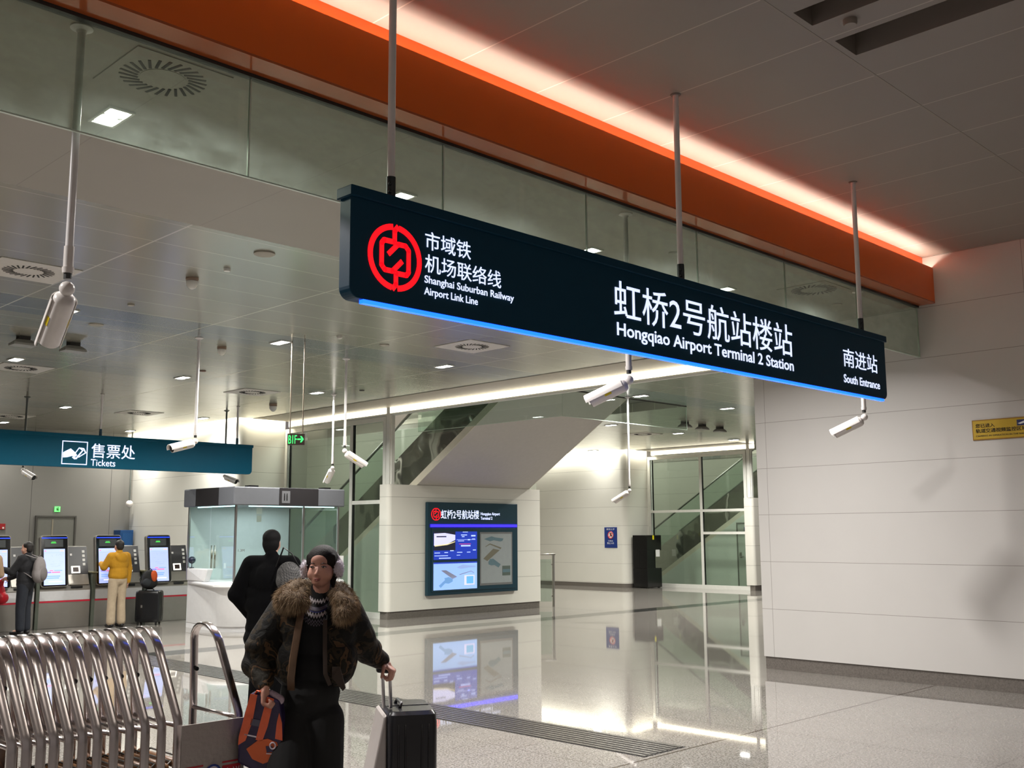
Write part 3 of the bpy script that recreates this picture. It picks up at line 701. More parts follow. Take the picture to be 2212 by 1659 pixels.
def emblem(parent, cx, y, cz, R_, m_, name='emblem', w_=.155):
    W0 = w_
    e = MB(); w = 0.17*R_; k = 20
    def seg(pts2): e.prism([Vector((cx+a*R_, y, cz+b2*R_)) for a, b2 in pts2], (0, -0.003, 0))
    def arc(a0, a1, n=14):
        for i in range(n):
            t0, t1 = math.radians(a0+(a1-a0)*i/n), math.radians(a0+(a1-a0)*(i+1)/n)
            q = [(math.cos(t0), math.sin(t0)), (math.cos(t1), math.sin(t1)), ((.98-W0)*math.cos(t1), (.98-W0)*math.sin(t1)), ((.98-W0)*math.cos(t0), (.98-W0)*math.sin(t0))]
            seg(q)
    arc(96, 262, 22)       # left half ring
    arc(-84, 82, 22)       # right half ring
    def bar(p, q, w_=0.16):
        p, q = Vector((p[0], p[1], 0)), Vector((q[0], q[1], 0)); d = (q-p).normalized(); s = Vector((-d.y, d.x, 0))*w_/2; p = p-d*0.0; 
        seg([(p+s)[:2], (q+s)[:2], (q-s)[:2], (p-s)[:2]])
    for path in ([(0.10, 0.96), (-0.03, 0.80), (-0.03, 0.46), (-0.42, 0.46), (-0.50, 0.36), (-0.50, -0.30), (-0.38, -0.42), (-0.10, -0.42), (0.26, -0.06)],):
        for sgn in (1, -1):
            pp = [(a*sgn, b2*sgn) for a, b2 in path]
            for a, b2 in zip(pp[:-1], pp[1:]):
                dx, dy = b2[0]-a[0], b2[1]-a[1]; ln = math.hypot(dx, dy); ex = 0.0
                dsc = [(b2[0]+W0/2*math.cos(q), b2[1]+W0/2*math.sin(q)) for q in [2*PI*k2/12 for k2 in range(12)]]
                if b2 != pp[-1]: seg(dsc)
                bar((a[0]-dx/ln*ex, a[1]-dy/ln*ex), (b2[0]+dx/ln*ex, b2[1]+dy/ln*ex), W0)
    return e.build(name, m_, parent)
emblem(sg, 3.405, FY, 3.225, 0.185, RED)
text('市域铁', 'lettering', LIT, sg, (3.615, FY, 3.315), X_, Z_, w=0.345, h=0.105, bold=0.003)
text('机场联络线', 'lettering', LIT, sg, (3.615, FY, 3.185), X_, Z_, w=0.59, h=0.105, bold=0.003)
text('Shanghai Suburban Railway', 'lettering', LIT, sg, (3.612, FY, 3.110), X_, Z_, w=0.70, h=0.056, bold=0.010)
text('Airport Link Line', 'lettering', LIT, sg, (3.61, FY, 3.043), X_, Z_, w=0.405, h=0.056, bold=0.010)
text('虹桥2号航站楼站', 'lettering', LIT, sg, (5.26, FY, 3.165), X_, Z_, w=2.30, h=0.265, bold=0.002)
text('Hongqiao Airport Terminal 2 Station', 'lettering', LIT, sg, (5.285, FY, 3.022), X_, Z_, w=2.28, h=0.118, bold=0.014)
text('南进站', 'lettering', LIT, sg, (8.43, FY, 3.19), X_, Z_, w=0.65, h=0.165, bold=0.003)
text('South Entrance', 'lettering', LIT, sg, (8.42, FY, 3.045), X_, Z_, w=0.69, h=0.075, bold=0.014)
# ticket sign
TY = 19.2; TF = TY-0.051
ts = sign_board('ticket_sign', 'long teal hanging ticket sign over the ticket machines', 2.2, 11.5, TY, 2.99, 3.60, TEAL, r=0.08)
rods(ts, (5.4, 8.28, 11.16), TY, 3.60, Z2, RODW, mat('blue rod socket', (10, 60, 84), 0.4))
fr = MB(); bx0, bx1, bz0, bz1, w = 7.56, 8.03, 3.04, 3.47, 0.016
fr.box(bx0, bx1, TF-0.004, TF, bz0, bz0+w); fr.box(bx0, bx1, TF-0.004, TF, bz1-w, bz1); fr.box(bx0, bx0+w, TF-0.004, TF, bz0+w, bz1-w); fr.box(bx1-w, bx1, TF-0.004, TF, bz0+w, bz1-w)
fr.build('pictogram_frame', LIT, ts)
pg = MB()
def p2(pts2, d=0.004): pg.prism([Vector((bx0+a*0.47, TF, bz0+b2*0.43)) for a, b2 in pts2], (0, -d, 0))
p2([(0.05, 0.50), (0.20, 0.60), (0.34, 0.68), (0.52, 0.52), (0.60, 0.40), (0.52, 0.33), (0.40, 0.36), (0.22, 0.30), (0.05, 0.28)])
p2([(0.44, 0.34), (0.56, 0.30), (0.60, 0.24), (0.50, 0.22), (0.40, 0.30)])
p2([(0.52, 0.53), (0.66, 0.75), (0.84, 0.62), (0.60, 0.26), (0.56, 0.31), (0.78, 0.62), (0.67, 0.70), (0.55, 0.50)])
p2([(0.70, 0.74), (0.86, 0.72), (0.96, 0.52), (0.66, 0.30), (0.65, 0.34), (0.90, 0.53), (0.83, 0.66), (0.72, 0.70)])
pg.build('hand_pictogram', LIT, ts)
text('售票处', 'lettering', LIT, ts, (8.10, TF, 3.18), X_, Z_, w=0.85, h=0.27, bold=0.006)
text('Tickets', 'lettering', LIT, ts, (8.10, TF, 3.03), X_, Z_, w=0.47, h=0.125, bold=0.006)
# B1F sign (edge-on to the right, turned a little)
bf = thing('floor_sign', 'small brown hanging B1F sign with green lettering and arrow', 'sign', (8.0, 12.05, 2.95))
c0 = Vector((7.85, 12.18, 0)); c1 = Vector((8.17, 11.86, 0)); dd = (c1-c0).normalized(); nn = Vector((dd.y, -dd.x, 0))
c1 = c0 + dd*0.235; c0 = c0 + dd*-0.0
bz, bh = 2.96, 0.155
BR = mat('dark brown sign metal', (78, 62, 58), 0.4)
MB().prism([c0 + Z_*bz, c1 + Z_*bz, c1 + Z_*(bz+bh), c0 + Z_*(bz+bh)], nn*-0.03).build('board', BR, bf)
GRN = emit('green led lettering', (60, 255, 110), 1.6)
text('B1F', 'lettering', GRN, bf, c0 + dd*0.015 + nn*0.001 + Z_*(bz+0.02), dd, Z_, w=0.115, h=0.115, bold=0.0)
ar = MB(); ao = c0 + dd*0.14 + nn*0.002 + Z_*(bz+0.08)
ar.prism([ao + Z_*-0.009, ao + dd*0.05 + Z_*-0.009, ao + dd*0.05 + Z_*0.009, ao + Z_*0.009], nn*0.002)
ar.prism([ao + dd*0.035 + Z_*0.042, ao + dd*0.055 + Z_*0.042, ao + dd*0.085, ao + dd*0.055 - Z_*0.042, ao + dd*0.035 - Z_*0.042, ao + dd*0.062], nn*0.002)
ar.build('arrow', GRN, bf)
for q in (0.03, 0.205):
    p = c0 + dd*q - nn*0.015
    MB().cyl((p.x, p.y, bz+bh-0.005), (p.x, p.y, Z2-0.002), 0.0095, n=10).build('suspension_rod', mat('bronze grey rod', (168, 156, 142), 0.3, metal=0.4), bf, smooth=True, auto=True)
# ================================================================ kiosk (glass service booth)
KG = glass('kiosk glass', (0.90, 0.96, 0.94), 0.01)
KWHITE = mat('white solid surface', (226, 226, 228), 0.3)
KGREY = mat('grey fascia metal', (108, 110, 116), 0.45, metal=0.3)
KDARK = mat('dark fascia screen', (40, 38, 40), 0.3)
kx0, kx1, ky0, ky1 = 9.9, 12.2, 17.0, 18.78
kt = thing('service_booth', 'white glazed service booth with grey fascia beside the ticket machines', 'booth', (kx0, ky0, 0))
f = MB(); f.prism([Vector(p) for p in ((kx0-0.1, ky0-0.1, 2.28), (kx1+0.05, ky0-0.1, 2.28), (kx1+0.05, ky1, 2.28), (kx0-0.1, ky1, 2.28))], (0, 0, 0.34))
f.build('roof_fascia', KGREY, kt, bevel=0.02)
MB().box(kx0-0.106, kx0-0.1, 17.45, 18.3, 2.285, 2.615).build('fascia_screen', KDARK, kt)
scn = MB().box(10.75, 11.62, ky0-0.108, ky0-0.1, 2.285, 2.615).build('fascia_screen', KDARK, kt)
pgm = MB().box(10.80, 10.98, ky0-0.112, ky0-0.108, 2.33, 2.56)
pgm.build('pictogram_panel', mat('worn grey pictogram', (96, 96, 100), 0.5), scn)
pi = MB()
for q in (10.855, 10.91):
    pi.cyl((q, ky0-0.114, 2.50), (q, ky0-0.112, 2.50), 0.012, n=10); pi.box(q-0.011, q+0.011, ky0-0.114, ky0-0.112, 2.38, 2.482)
pi.build('person_pictogram', BLACK, scn)
MB().box(10.25, 10.42, ky0+0.1, ky0+0.3, 2.62, 2.66).build('roof_box', BLACK, kt); MB().box(11.9, 12.05, ky0+0.1, ky0+0.3, 2.62, 2.66).build('roof_box', BLACK, kt)
post = [(kx0, ky0), (kx0, ky1-0.05), (kx1-0.04, ky0), (11.35, ky0)]
for (x, y) in post: MB().box(x, x+0.035, y, y+0.035, 0.9, 2.28).build('post', STEEL, kt)
MB().box(kx0+0.01, kx0+0.02, ky0+0.04, 17.9, 0.92, 2.28).build('side_pane', KG, kt)
MB().box(kx0+0.01, kx0+0.02, 17.93, ky1-0.06, 1.12, 2.28).build('side_pane', KG, kt)
MB().box(kx0+0.04, 11.34, ky0+0.01, ky0+0.02, 0.92, 2.28).build('front_pane', KG, kt)
MB().box(11.39, kx1-0.05, ky0+0.01, ky0+0.02, 0.92, 2.28).build('front_pane', KG, kt)
MB().box(kx0+0.04, kx1-0.03, ky1-0.04, ky1-0.01, 0.0, 2.28).build('back_panel', mat('white booth back panel', (205, 212, 214), 0.4), kt)
MB().box(kx1-0.03, kx1-0.02, ky0+0.04, ky1-0.05, 0.9, 2.28).build('end_pane', KG, kt)
LEDW = emit('booth led strip', (200, 250, 255), 3.0)
MB().box(kx0+0.3, kx1-0.1, ky0+0.04, ky0+0.06, 2.262, 2.279).box(kx0+0.04, kx0+0.06, ky0+0.1, ky1-0.3, 2.262, 2.279).build('led_strip', LEDW, kt)
# counter with raised left half and rounded belly
def rpoly(x0, x1, y0, y1, r, z):
    pts = [(x1, y0), (x0+r, y0)] + [(x0+r-r*math.sin(a), y0+r-r*math.cos(a)) for a in [PI/2*k/10 for k in range(1, 10)]] + [(x0, y0+r), (9.92, y1), (x1, y1)]
    return [Vector((p[0], p[1], z)) for p in pts]
b_ = MB(); rings = [rpoly(kx0-o, kx1-0.1, ky0-o, ky1-0.06, 0.5, z) for o, z in ((0.05, 0.0), (0.05, 0.09), (0.08, 0.10), (0.16, 0.45), (0.20, 0.80))]
b_.loft(rings); b_.build('counter_base', KWHITE, kt, smooth=True, auto=True)
MB().loft([rpoly(kx0-o, kx1-0.1, ky0-o, ky1-0.06, 0.5, z) for o, z in ((0.28, 0.80), (0.32, 0.82), (0.32, 0.86), (0.29, 0.88))]).build('counter_ledge', KWHITE, kt, smooth=True, auto=True)
MB().prism([(kx0-0.02, ky1-0.08, 0.881), (kx0-0.16, 17.8, 0.881), (kx0-0.14, 17.7, 1.12), (kx0-0.02, ky1-0.08, 1.12)][::1], (0.13, 0, 0)).build('raised_counter', KWHITE, kt, bevel=0.02)
MB().cyl((kx0+0.0, 18.55, 1.12), (kx0+0.0, 18.55, 1.135), 0.045).cyl((kx0+0.0, 18.55, 1.13), (kx0+0.0, 18.55, 1.24), 0.008).sphere((kx0+0.0, 18.55, 1.27), 0.07).build('round_device', mat('dark blue glass ball', (20, 28, 50), 0.08, spec=0.9), kt, smooth=True)
for q in (18.05, 18.17): MB().cyl((kx0+0.2, q, 1.12), (kx0+0.2, q, 1.55), 0.018, n=10).build('microphone_post', STEEL, kt, smooth=True)
MB().box(kx0+0.25, kx0+0.27, 17.75, 17.8, 1.12, 1.22).build('paper_stand', mat('white card', (235, 235, 235), 0.5), kt)
MB().box(10.35, 10.47, ky0+0.03, ky0+0.036, 2.12, 2.24).box(10.36, 10.46, ky0+0.03, ky0+0.036, 1.98, 2.10).build('window_notice', mat('white notice', (228, 228, 226), 0.5), kt)
text('1.3M', 'lettering', mat('grey print', (90, 84, 80), 0.5), kt, (9.98, ky0+0.008, 1.44), X_, Z_, w=0.13, h=0.045, depth=0.001)
nb = thing('notice_holder', 'white paper notices standing on the booth counter behind the woman', 'notice', (11.9, 16.85, 0.882))
MB().obox((12.0, 16.82, 1.22), 0.36, 0.02, 0.22).build('notice_sheet', mat('white card', (235, 235, 235), 0.5), nb)
MB().obox((12.0, 16.86, 1.0), 0.26, 0.05, 0.235).build('stand', KWHITE, nb)
area('booth_lamp', (11.1, 17.9, 2.25), 1.6, 1.0, 13, (0.9, 0.98, 1.0))

# ================================================================ information wall board
IY = 17.12
ib = thing('information_board', 'dark teal information board with two screens and a paper map on the low white wall', 'information board', (15.87, IY, 0.44))
bx0, bx1, bz0, bz1 = 14.52, 17.24, 0.44, 2.42
DT = mat('deep teal board metal', (8, 52, 66), 0.4)
MB().box(bx0, bx1, IY-0.10, IY-0.002, bz0, bz1).build('board', DT, ib, bevel=0.012)
MB().box(bx0+0.09, bx1-0.09, IY-0.118, IY-0.101, bz0+0.07, 1.86).build('door_frame', DT, ib, bevel=0.01)
MB().box(bx0+0.06, bx1-0.05, IY-0.125, IY-0.101, 1.885, 1.945).build('blue_light_line', emit('deep blue light line', (40, 30, 255), 2.6), ib)
f_y = IY-0.1015
emblem(ib, 14.74, f_y, 2.16, 0.135, RED, w_=.11)
text('虹桥2号航站楼', 'lettering', LIT, ib, (14.88, f_y, 2.06), X_, Z_, w=1.13, h=0.20, bold=0.006, depth=0.003)
text('Hongqiao Airport', 'lettering', LIT, ib, (16.06, f_y, 2.13), X_, Z_, w=0.60, h=0.085, bold=0.008, depth=0.003)
text('Terminal 2', 'lettering', LIT, ib, (16.06, f_y, 2.05), X_, Z_, w=0.36, h=0.068, bold=0.008, depth=0.003)
def flat(pts2, x0, z0, w, h, y, m_, parent, name, d=0.002):
    b = MB(); b.prism([Vector((x0+a*w, y, z0+b2*h)) for a, b2 in pts2], (0, -d, 0)); return b.build(name, m_, parent)
sy_ = IY-0.119
# upper left screen: station display
sx0, sz0, sw, sh_ = 14.66, 1.19, 1.27, 0.60
scr = MB().box(sx0, sx0+sw, sy_-0.003, sy_, sz0, sz0+sh_).build('display_screen', emit('blue display', (28, 54, 165), .7), ib)
flat([(0, .33), (.49, .33), (.49, 1), (0, 1)], sx0, sz0, sw, sh_, sy_-0.003, emit('display photo dark', (24, 26, 40), 0.7), scr, 'picture')
flat([(0.005, .50), (.30, .55), (.485, .70), (.485, .88), (.25, .95), (0.005, .93)], sx0, sz0, sw, sh_, sy_-0.005, emit('display photo pale', (190, 190, 232), 0.9), scr, 'picture_area')
flat([(0.06, .80), (.28, .80), (.28, .84), (0.06, .84)], sx0, sz0, sw, sh_, sy_-0.007, emit('display photo dark', (24, 26, 40), 0.7), scr, 'picture_detail')
flat([(0.02, .47), (.30, .52), (.48, .62), (.48, .65), (.30, .56), (.02, .51)], sx0, sz0, sw, sh_, sy_-0.007, emit('display yellow', (214, 200, 150), 0.8), scr, 'picture_detail')
lines = MB()
for (a, b2, w_, h_) in ((.62, .86, .14, .03), (.64, .80, .06, .03), (.86, .82, .10, .05), (.52, .70, .44, .012), (.55, .65, .14, .02), (.78, .68, .05, .04), (.88, .72, .07, .02), (.62, .46, .22, .05),
                        (.02, .23, .12, .025), (.24, .24, .08, .025), (.37, .30, .08, .03), (.53, .24, .12, .025), (.76, .24, .08, .025), (.90, .31, .07, .03), (.02, .13, .30, .022), (.52, .14, .08, .02), (.12, .04, .26, .03), (.66, .97, .12, .02)):
    lines.box(sx0+a*sw, sx0+(a+w_)*sw, sy_-0.0065, sy_-0.003, sz0+b2*sh_, sz0+(b2+h_)*sh_)
lines.build('display_rows', emit('display rows', (170, 190, 255), 0.9), scr)
flat([(.58, .54), (.85, .54), (.85, .56), (.58, .56)], sx0, sz0, sw, sh_, sy_-0.003, emit('display red row', (200, 60, 110), 0.9), scr, 'display_row')
# lower left screen: map
mz0, mh = 0.55, 0.585
sc2 = MB().box(sx0, sx0+sw, sy_-0.003, sy_, mz0, mz0+mh).build('map_screen', emit('pale blue display', (146, 182, 240), .62), ib)
flat([(0, .95), (1, .95), (1, 1), (0, 1)], sx0, mz0, sw, mh, sy_-0.003, emit('blue display', (28, 54, 165), .7), sc2, 'header')
mb_ = emit('map steel blue', (104, 148, 200), .6); mg = emit('map grey', (110, 112, 130), 0.8)
flat([(.12, .16), (.26, .36), (.24, .42), (.34, .46), (.43, .38), (.43, .29), (.34, .22), (.26, .24), (.16, .08)], sx0, mz0, sw, mh, sy_-0.003, mb_, sc2, 'map_building')
for k in range(6): flat([(.17+k*.018, .70), (.185+k*.018, .715), (.44+k*.018, .40+k*.012), (.43+k*.018, .385+k*.012)], sx0, mz0, sw, mh, sy_-0.003, mg, sc2, 'map_track')
flat([(.52, .80), (.66, .90), (.80, .86), (.96, .84), (.97, .80), (.80, .78), (.62, .74)], sx0, mz0, sw, mh, sy_-0.003, emit('map light blue', (140, 164, 214), .6), sc2, 'map_building')
flat([(.58, .54), (.72, .60), (.86, .66), (.93, .58), (.92, .57), (.86, .64), (.72, .575), (.59, .52)], sx0, mz0, sw, mh, sy_-0.003, mg, sc2, 'map_path')
flat([(.70, .14), (.94, .14), (.94, .50), (.70, .50)], sx0, mz0, sw, mh, sy_-0.003, emit('map legend pink', (206, 206, 246), .65), sc2, 'legend')
flat([(.75, .19), (.91, .19), (.91, .46), (.75, .46)], sx0, mz0, sw, mh, sy_-0.006, emit('map legend blue', (100, 170, 220), .65), sc2, 'legend_block')
# right: paper map behind glass
px0, pz0, pw, ph = 16.02, 0.60, 1.02, 1.175
pp = MB().box(px0, px0+pw, sy_-0.002, sy_, pz0, pz0+ph).build('paper_map', mat('grey paper backing', (112, 112, 112), 0.5), ib)
flat([(.03, .04), (.97, .04), (.97, .965), (.03, .965)], px0, pz0, pw, ph, sy_-0.002, mat('map paper', (150, 156, 158), 0.6), pp, 'sheet')
gb = mat('map print blue grey', (92, 118, 128), 0.6); gy = mat('map print brown', (112, 108, 92), 0.6)
flat([(.12, .87), (.35, .92), (.45, .90), (.72, .875), (.68, .83), (.62, .82), (.42, .845), (.3, .825)], px0, pz0, pw, ph, sy_-0.004, gb, pp, 'map_building')
flat([(.16, .73), (.30, .785), (.66, .70), (.60, .66), (.62, .68), (.30, .765), (.17, .72)], px0, pz0, pw, ph, sy_-0.004, gy, pp, 'map_path')
flat([(.10, .50), (.40, .685), (.60, .655), (.22, .455)], px0, pz0, pw, ph, sy_-0.004, gy, pp, 'map_tracks')
flat([(.25, .43), (.30, .49), (.40, .495), (.48, .455), (.63, .385), (.56, .325), (.44, .375), (.34, .37), (.26, .39)], px0, pz0, pw, ph, sy_-0.004, gb, pp, 'map_building')
flat([(.68, .17), (.93, .17), (.93, .355), (.68, .355)], px0, pz0, pw, ph, sy_-0.004, mat('map legend print', (84, 96, 90), 0.6), pp, 'legend')
flat([(.69, .23), (.92, .23), (.92, .29), (.69, .29)], px0, pz0, pw, ph, sy_-0.006, gb, pp, 'legend_block')

# ================================================================ ticket machines
SST = mat('satin steel cabinet', (150, 146, 140), 0.35, metal=0.75, var=0.08, scale=6)
PBLUE = emit('ticket screen', (176, 192, 255), .62)
def make_machine(x0):
    t = thing('ticket_machine', 'x', 'ticket machine', (x0, 20.4, 0), 'ticket machines in a row')
    y = 20.4; w = 0.98
    MB().prism([Vector((x0, a, b2)) for a, b2 in ((y-0.0, 0), (y-0.0, 0.72), (y+0.05, 0.80), (y+0.7, 0.80), (y+0.7, 0))], (w, 0, 0)).build('cabinet', SST, t, bevel=0.006)
    MB().box(x0+0.01, x0+w-0.01, y-0.006, y-0.001, 0.52, 0.70).build('white_band', mat('light grey band', (196, 196, 198), 0.4), t)
    MB().box(x0, x0+w, y-0.008, y-0.002, 0.485, 0.515).build('red_stripe', mat('red stripe', (190, 24, 52), 0.4), t)
    # slanted side panel (right)
    MB().prism([Vector((x0+0.56, a, b2)) for a, b2 in ((y+0.02, 0.80), (y+0.10, 1.0), (y+0.26, 1.54), (y+0.7, 1.54), (y+0.7, 0.80))], (0.40, 0, 0)).build('side_module', SST, t, bevel=0.005)
    # slant frame helpers
    A = Vector((0, y+0.10, 1.0)); B = Vector((0, y+0.26, 1.54)); u = (B-A).normalized(); n_ = Vector((0, -u.z, u.y))
    def plate(name, m_, xa, xb, s0, s1, d0, d1, par=t):
        p0 = A+u*s0+n_*d0
        return MB().prism([Vector((x0+xa, 0, 0))+p0, Vector((x0+xb, 0, 0))+p0, Vector((x0+xb, 0, 0))+p0+u*(s1-s0), Vector((x0+xa, 0, 0))+p0+u*(s1-s0)], n_*(d1-d0)).build(name, m_, par)
    pn = plate('keypad_panel', mat('dark grey panel', (52, 52, 56), 0.35), 0.56, 0.96, 0.0, 0.55, 0.001, 0.008)
    for k in range(4): plate('button', mat('white button', (220, 220, 216), 0.4), 0.86, 0.91, 0.475-0.085*k-0.05, 0.475-0.085*k, 0.008, 0.014, pn)
    plate('coin_slot', mat('bright coin slot', (210, 208, 206), 0.3), 0.62, 0.66, 0.37, 0.41, 0.008, 0.016, pn)
    fr_ = plate('card_reader_frame', emit('lit reader frame', (255, 250, 235), 1.2), 0.63, 0.80, 0.02, 0.16, 0.008, 0.016, pn)
    plate('card_slot', mat('dark card slot', (50, 30, 28), 0.4), 0.66, 0.77, 0.045, 0.135, 0.0162, 0.019, pn)
    MB().box(x0+0.60, x0+0.82, y-0.004, y+0.02, 0.74, 0.78).build('receipt_slot', BLACK, t)
    # tall slanted touch screen (left)
    ang = math.radians(9); u2 = Vector((0, math.sin(ang), math.cos(ang))); n2 = Vector((0, -math.cos(ang), math.sin(ang)))
    q0 = Vector((x0+0.0, y-0.06, 0.78))
    def panel(name, m_, xa, xb, s0, s1, d0, d1, par=t, r=0.0, bevel=0.0):
        def pt(a, s): return q0 + X_*a + u2*s + n2*d0
        if r:
            pts = []
            for (cx, cs, a0) in ((xb-r, s1-r, 0), (xa+r, s1-r, 90), (xa+r, s0+r, 180), (xb-r, s0+r, 270)):
                for k in range(6):
                    a = math.radians(a0+18*k); pts.append(pt(cx+r*math.cos(a), cs+r*math.sin(a)))
        else: pts = [pt(xa, s0), pt(xb, s0), pt(xb, s1), pt(xa, s1)]
        return MB().prism(pts, n2*(d1-d0)).build(name, m_, par, bevel=bevel)
    panel('screen_housing', SST, 0.0, 0.52, 0, 0.985, -0.10, 0.0, r=0.05)
    bz = panel('screen_bezel', mat('glossy black bezel', (8, 8, 10), 0.12), 0.012, 0.508, 0.012, 0.973, 0.0, 0.012, r=0.045)
    panel('status_display', mat('dim display', (62, 66, 68), 0.2), 0.07, 0.42, 0.76, 0.90, 0.012, 0.014, par=bz)
    panel('status_line', emit('dim green text', (60, 200, 70), 0.8), 0.20, 0.28, 0.85, 0.86, 0.014, 0.015, par=bz)
    panel('status_line', emit('dim green text', (60, 200, 70), 0.8), 0.19, 0.29, 0.83, 0.842, 0.014, 0.015, par=bz)
    panel('blue_light_bar', emit('blue bar', (20, 60, 255), 1.5), 0.02, 0.50, 0.925, 0.94, 0.012, 0.014, par=bz)
    s_ = panel('touch_screen', PBLUE, 0.055, 0.455, 0.035, 0.72, 0.012, 0.014, par=bz)
    for (a, b2, s0, s1, c) in ((0.07, 0.10, 0.675, 0.69, 'r'), (0.36, 0.43, 0.675, 0.69, 'o'), (0.07, 0.44, 0.645, 0.648, 'b'), (0.16, 0.23, 0.30, 0.315, 'r'), (0.25, 0.40, 0.30, 0.315, 'b'), (0.09, 0.19, 0.265, 0.285, 'v'), (0.20, 0.36, 0.265, 0.285, 'r'),
                             (0.10, 0.36, 0.19, 0.212, 'b'), (0.10, 0.34, 0.155, 0.177, 'b'), (0.15, 0.40, 0.09, 0.11, 'w')):
        mm = {'r': emit('screen red', (240, 110, 160), 0.6), 'o': emit('screen orange', (250, 190, 140), 0.6), 'b': emit('screen blue', (130, 170, 240), 0.6), 'v': emit('screen violet', (130, 110, 220), 0.6), 'w': emit('screen white', (250, 250, 255), .8)}[c]
        panel('screen_row', mm, a, b2, s0, s1, 0.014, 0.0152, par=bz)
    net = MB(); rnd = random.Random(3); base = q0 + n2*0.0142
    for k in range(16):
        a0, s0 = rnd.uniform(.10, .40), rnd.uniform(.38, .62); a1, s1 = min(.44, max(.07, a0+rnd.uniform(-.12, .12))), min(.63, max(.36, s0+rnd.uniform(-.05, .05)))
        p = base+X_*a0+u2*s0; q = base+X_*a1+u2*s1; d = (q-p); 
        if d.length < .02: continue
        sd = d.normalized().cross(n2)*0.0012; net.prism([p-sd, q-sd, q+sd, p+sd], n2*0.0006)
    net.build('route_map', emit('screen net', (150, 170, 225), 0.6), bz)
    return t
M0 = make_machine(7.78); M0['label'] = 'ticket machine between the grey backpack man and the yellow hoodie man'
# build copies below, each with its own label
def dup_off(root, x, lab): return dup(root, (x, 20.4, 0), lab)
dup_off(M0, 6.72, 'ticket machine cut off at the left edge of the picture')
dup_off(M0, 8.84, 'ticket machine used by the man in the yellow hoodie')
dup_off(M0, 9.90, 'rightmost ticket machine, next to the glazed booth')
for x, lab in ((8.77, 'dark green upright panel post between the left and middle ticket machines'), (9.83, 'dark green upright panel post behind the black backpack and suitcase'), (7.71, 'dark green upright panel post behind the grey backpack man')):
    t = thing('partition_post', lab, 'post', (x, 20.36, 0))
    GP = mat('grey green partition', (82, 88, 78), 0.4)
    MB().box(x-0.0, x+0.064, 20.36, 21.1, 0.0, 1.02).build('panel', GP, t, bevel=0.004)
    MB().box(x-0.03, x+0.09, 20.33, 21.1, 1.021, 1.045).build('cap', mat('partition cap', (120, 116, 92), 0.4), t)

# ================================================================ back wall details
d = MB().box(9.98, 10.90, 26.555, 26.598, 0.0, 2.2); dr = struct(d, 'door_1', mat('grey double door', (104, 104, 98), 0.4))
MB().box(9.94, 9.98, 26.53, 26.6, 0, 2.24).box(10.90, 10.94, 26.53, 26.6, 0, 2.24).box(9.98, 10.90, 26.53, 26.6, 2.2, 2.24).build('door_frame', mat('dark door frame', (70, 68, 64), 0.4), dr)
MB().box(10.34, 10.37, 26.545, 26.556, 0.1, 2.15).build('door_stile', mat('pale door stile', (140, 132, 116), 0.4), dr)
ex = thing('exit_sign', 'small green exit sign above the grey double door', 'sign', (10.46, 26.6, 2.34))
MB().box(10.40, 10.53, 26.57, 26.598, 2.34, 2.47).build('sign_face', emit('exit green', (110, 255, 120), 1.1), ex)
rm_ = MB(); rm_.box(10.44, 10.46, 26.566, 26.569, 2.37, 2.44).box(10.46, 10.50, 26.566, 26.569, 2.40, 2.415).box(10.47, 10.49, 26.566, 26.569, 2.42, 2.455).box(10.46, 10.475, 26.566, 26.569, 2.36, 2.40).box(10.485, 10.5, 26.566, 26.569, 2.355, 2.40)
rm_.build('running_figure', mat('dark green print', (10, 70, 20), 0.5), ex)
al = thing('fire_alarm', 'small red fire alarm box on the grey back wall at the left edge', 'alarm', (9.18, 26.6, 1.9))
MB().box(9.12, 9.24, 26.56, 26.598, 1.9, 2.04).build('housing', mat('alarm red', (150, 24, 28), 0.4), al, bevel=0.005)
MB().box(9.17, 9.21, 26.555, 26.56, 1.92, 1.96).build('call_plate', FIXW, al)
bc = thing('blue_cabinet', 'dark blue cabinet against the end of the grey back wall', 'cabinet', (12.2, 26.3, 0))
MB().box(11.95, 12.30, 26.2, 26.598, 0.0, 1.88).build('body', mat('dark blue enamel', (16, 66, 118), 0.4), bc, bevel=0.01)
MB().box(12.0, 12.25, 26.19, 26.199, 0.1, 1.8).build('door', mat('dark blue door enamel', (20, 74, 128), 0.4), bc)

# ================================================================ far recess
po = thing('no_entry_poster', 'blue no entry poster on the far white wall', 'poster', (26.3, 21.95, 1.28))
MB().box(26.285, 26.298, 21.45, 21.97, 1.26, 1.92).build('sheet', mat('navy blue poster', (24, 52, 128), 0.4), po)
cc = (26.284, 21.71, 1.67)
MB().lathe([(0.12, 0), (0.12, 0.003), (0.001, 0.003)], cc, 24, Matrix.Rotation(-PI/2, 3, 'Y')).build('white_disc', mat('poster white', (235, 235, 238), 0.4), po)
rg = MB(); rg.tube([(26.279, 21.71+0.105*math.cos(a), 1.67+0.105*math.sin(a)) for a in [2*PI*k/24 for k in range(24)]], 0.013, 6, closed=True)
rg.obox((26.279, 21.71, 1.67), 0.006, 0.022, 0.20, Matrix.Rotation(PI/4, 3, 'X')); rg.build('red_ring', mat('poster red', (215, 50, 40), 0.4), po)
MB().obox((26.279, 21.70, 1.68), 0.004, 0.05, 0.12, Matrix.Rotation(-0.5, 3, 'X')).build('figure', BLACK, po)
text('乘客止步', 'lettering', mat('poster white', (235, 235, 238), 0.4), po, (26.284, 21.88, 1.83), -Y_, Z_, w=0.34, h=0.055, depth=0.001)
text('只准出', 'lettering', mat('poster white', (235, 235, 238), 0.4), po, (26.284, 21.82, 1.46), -Y_, Z_, w=0.20, h=0.05, depth=0.001)
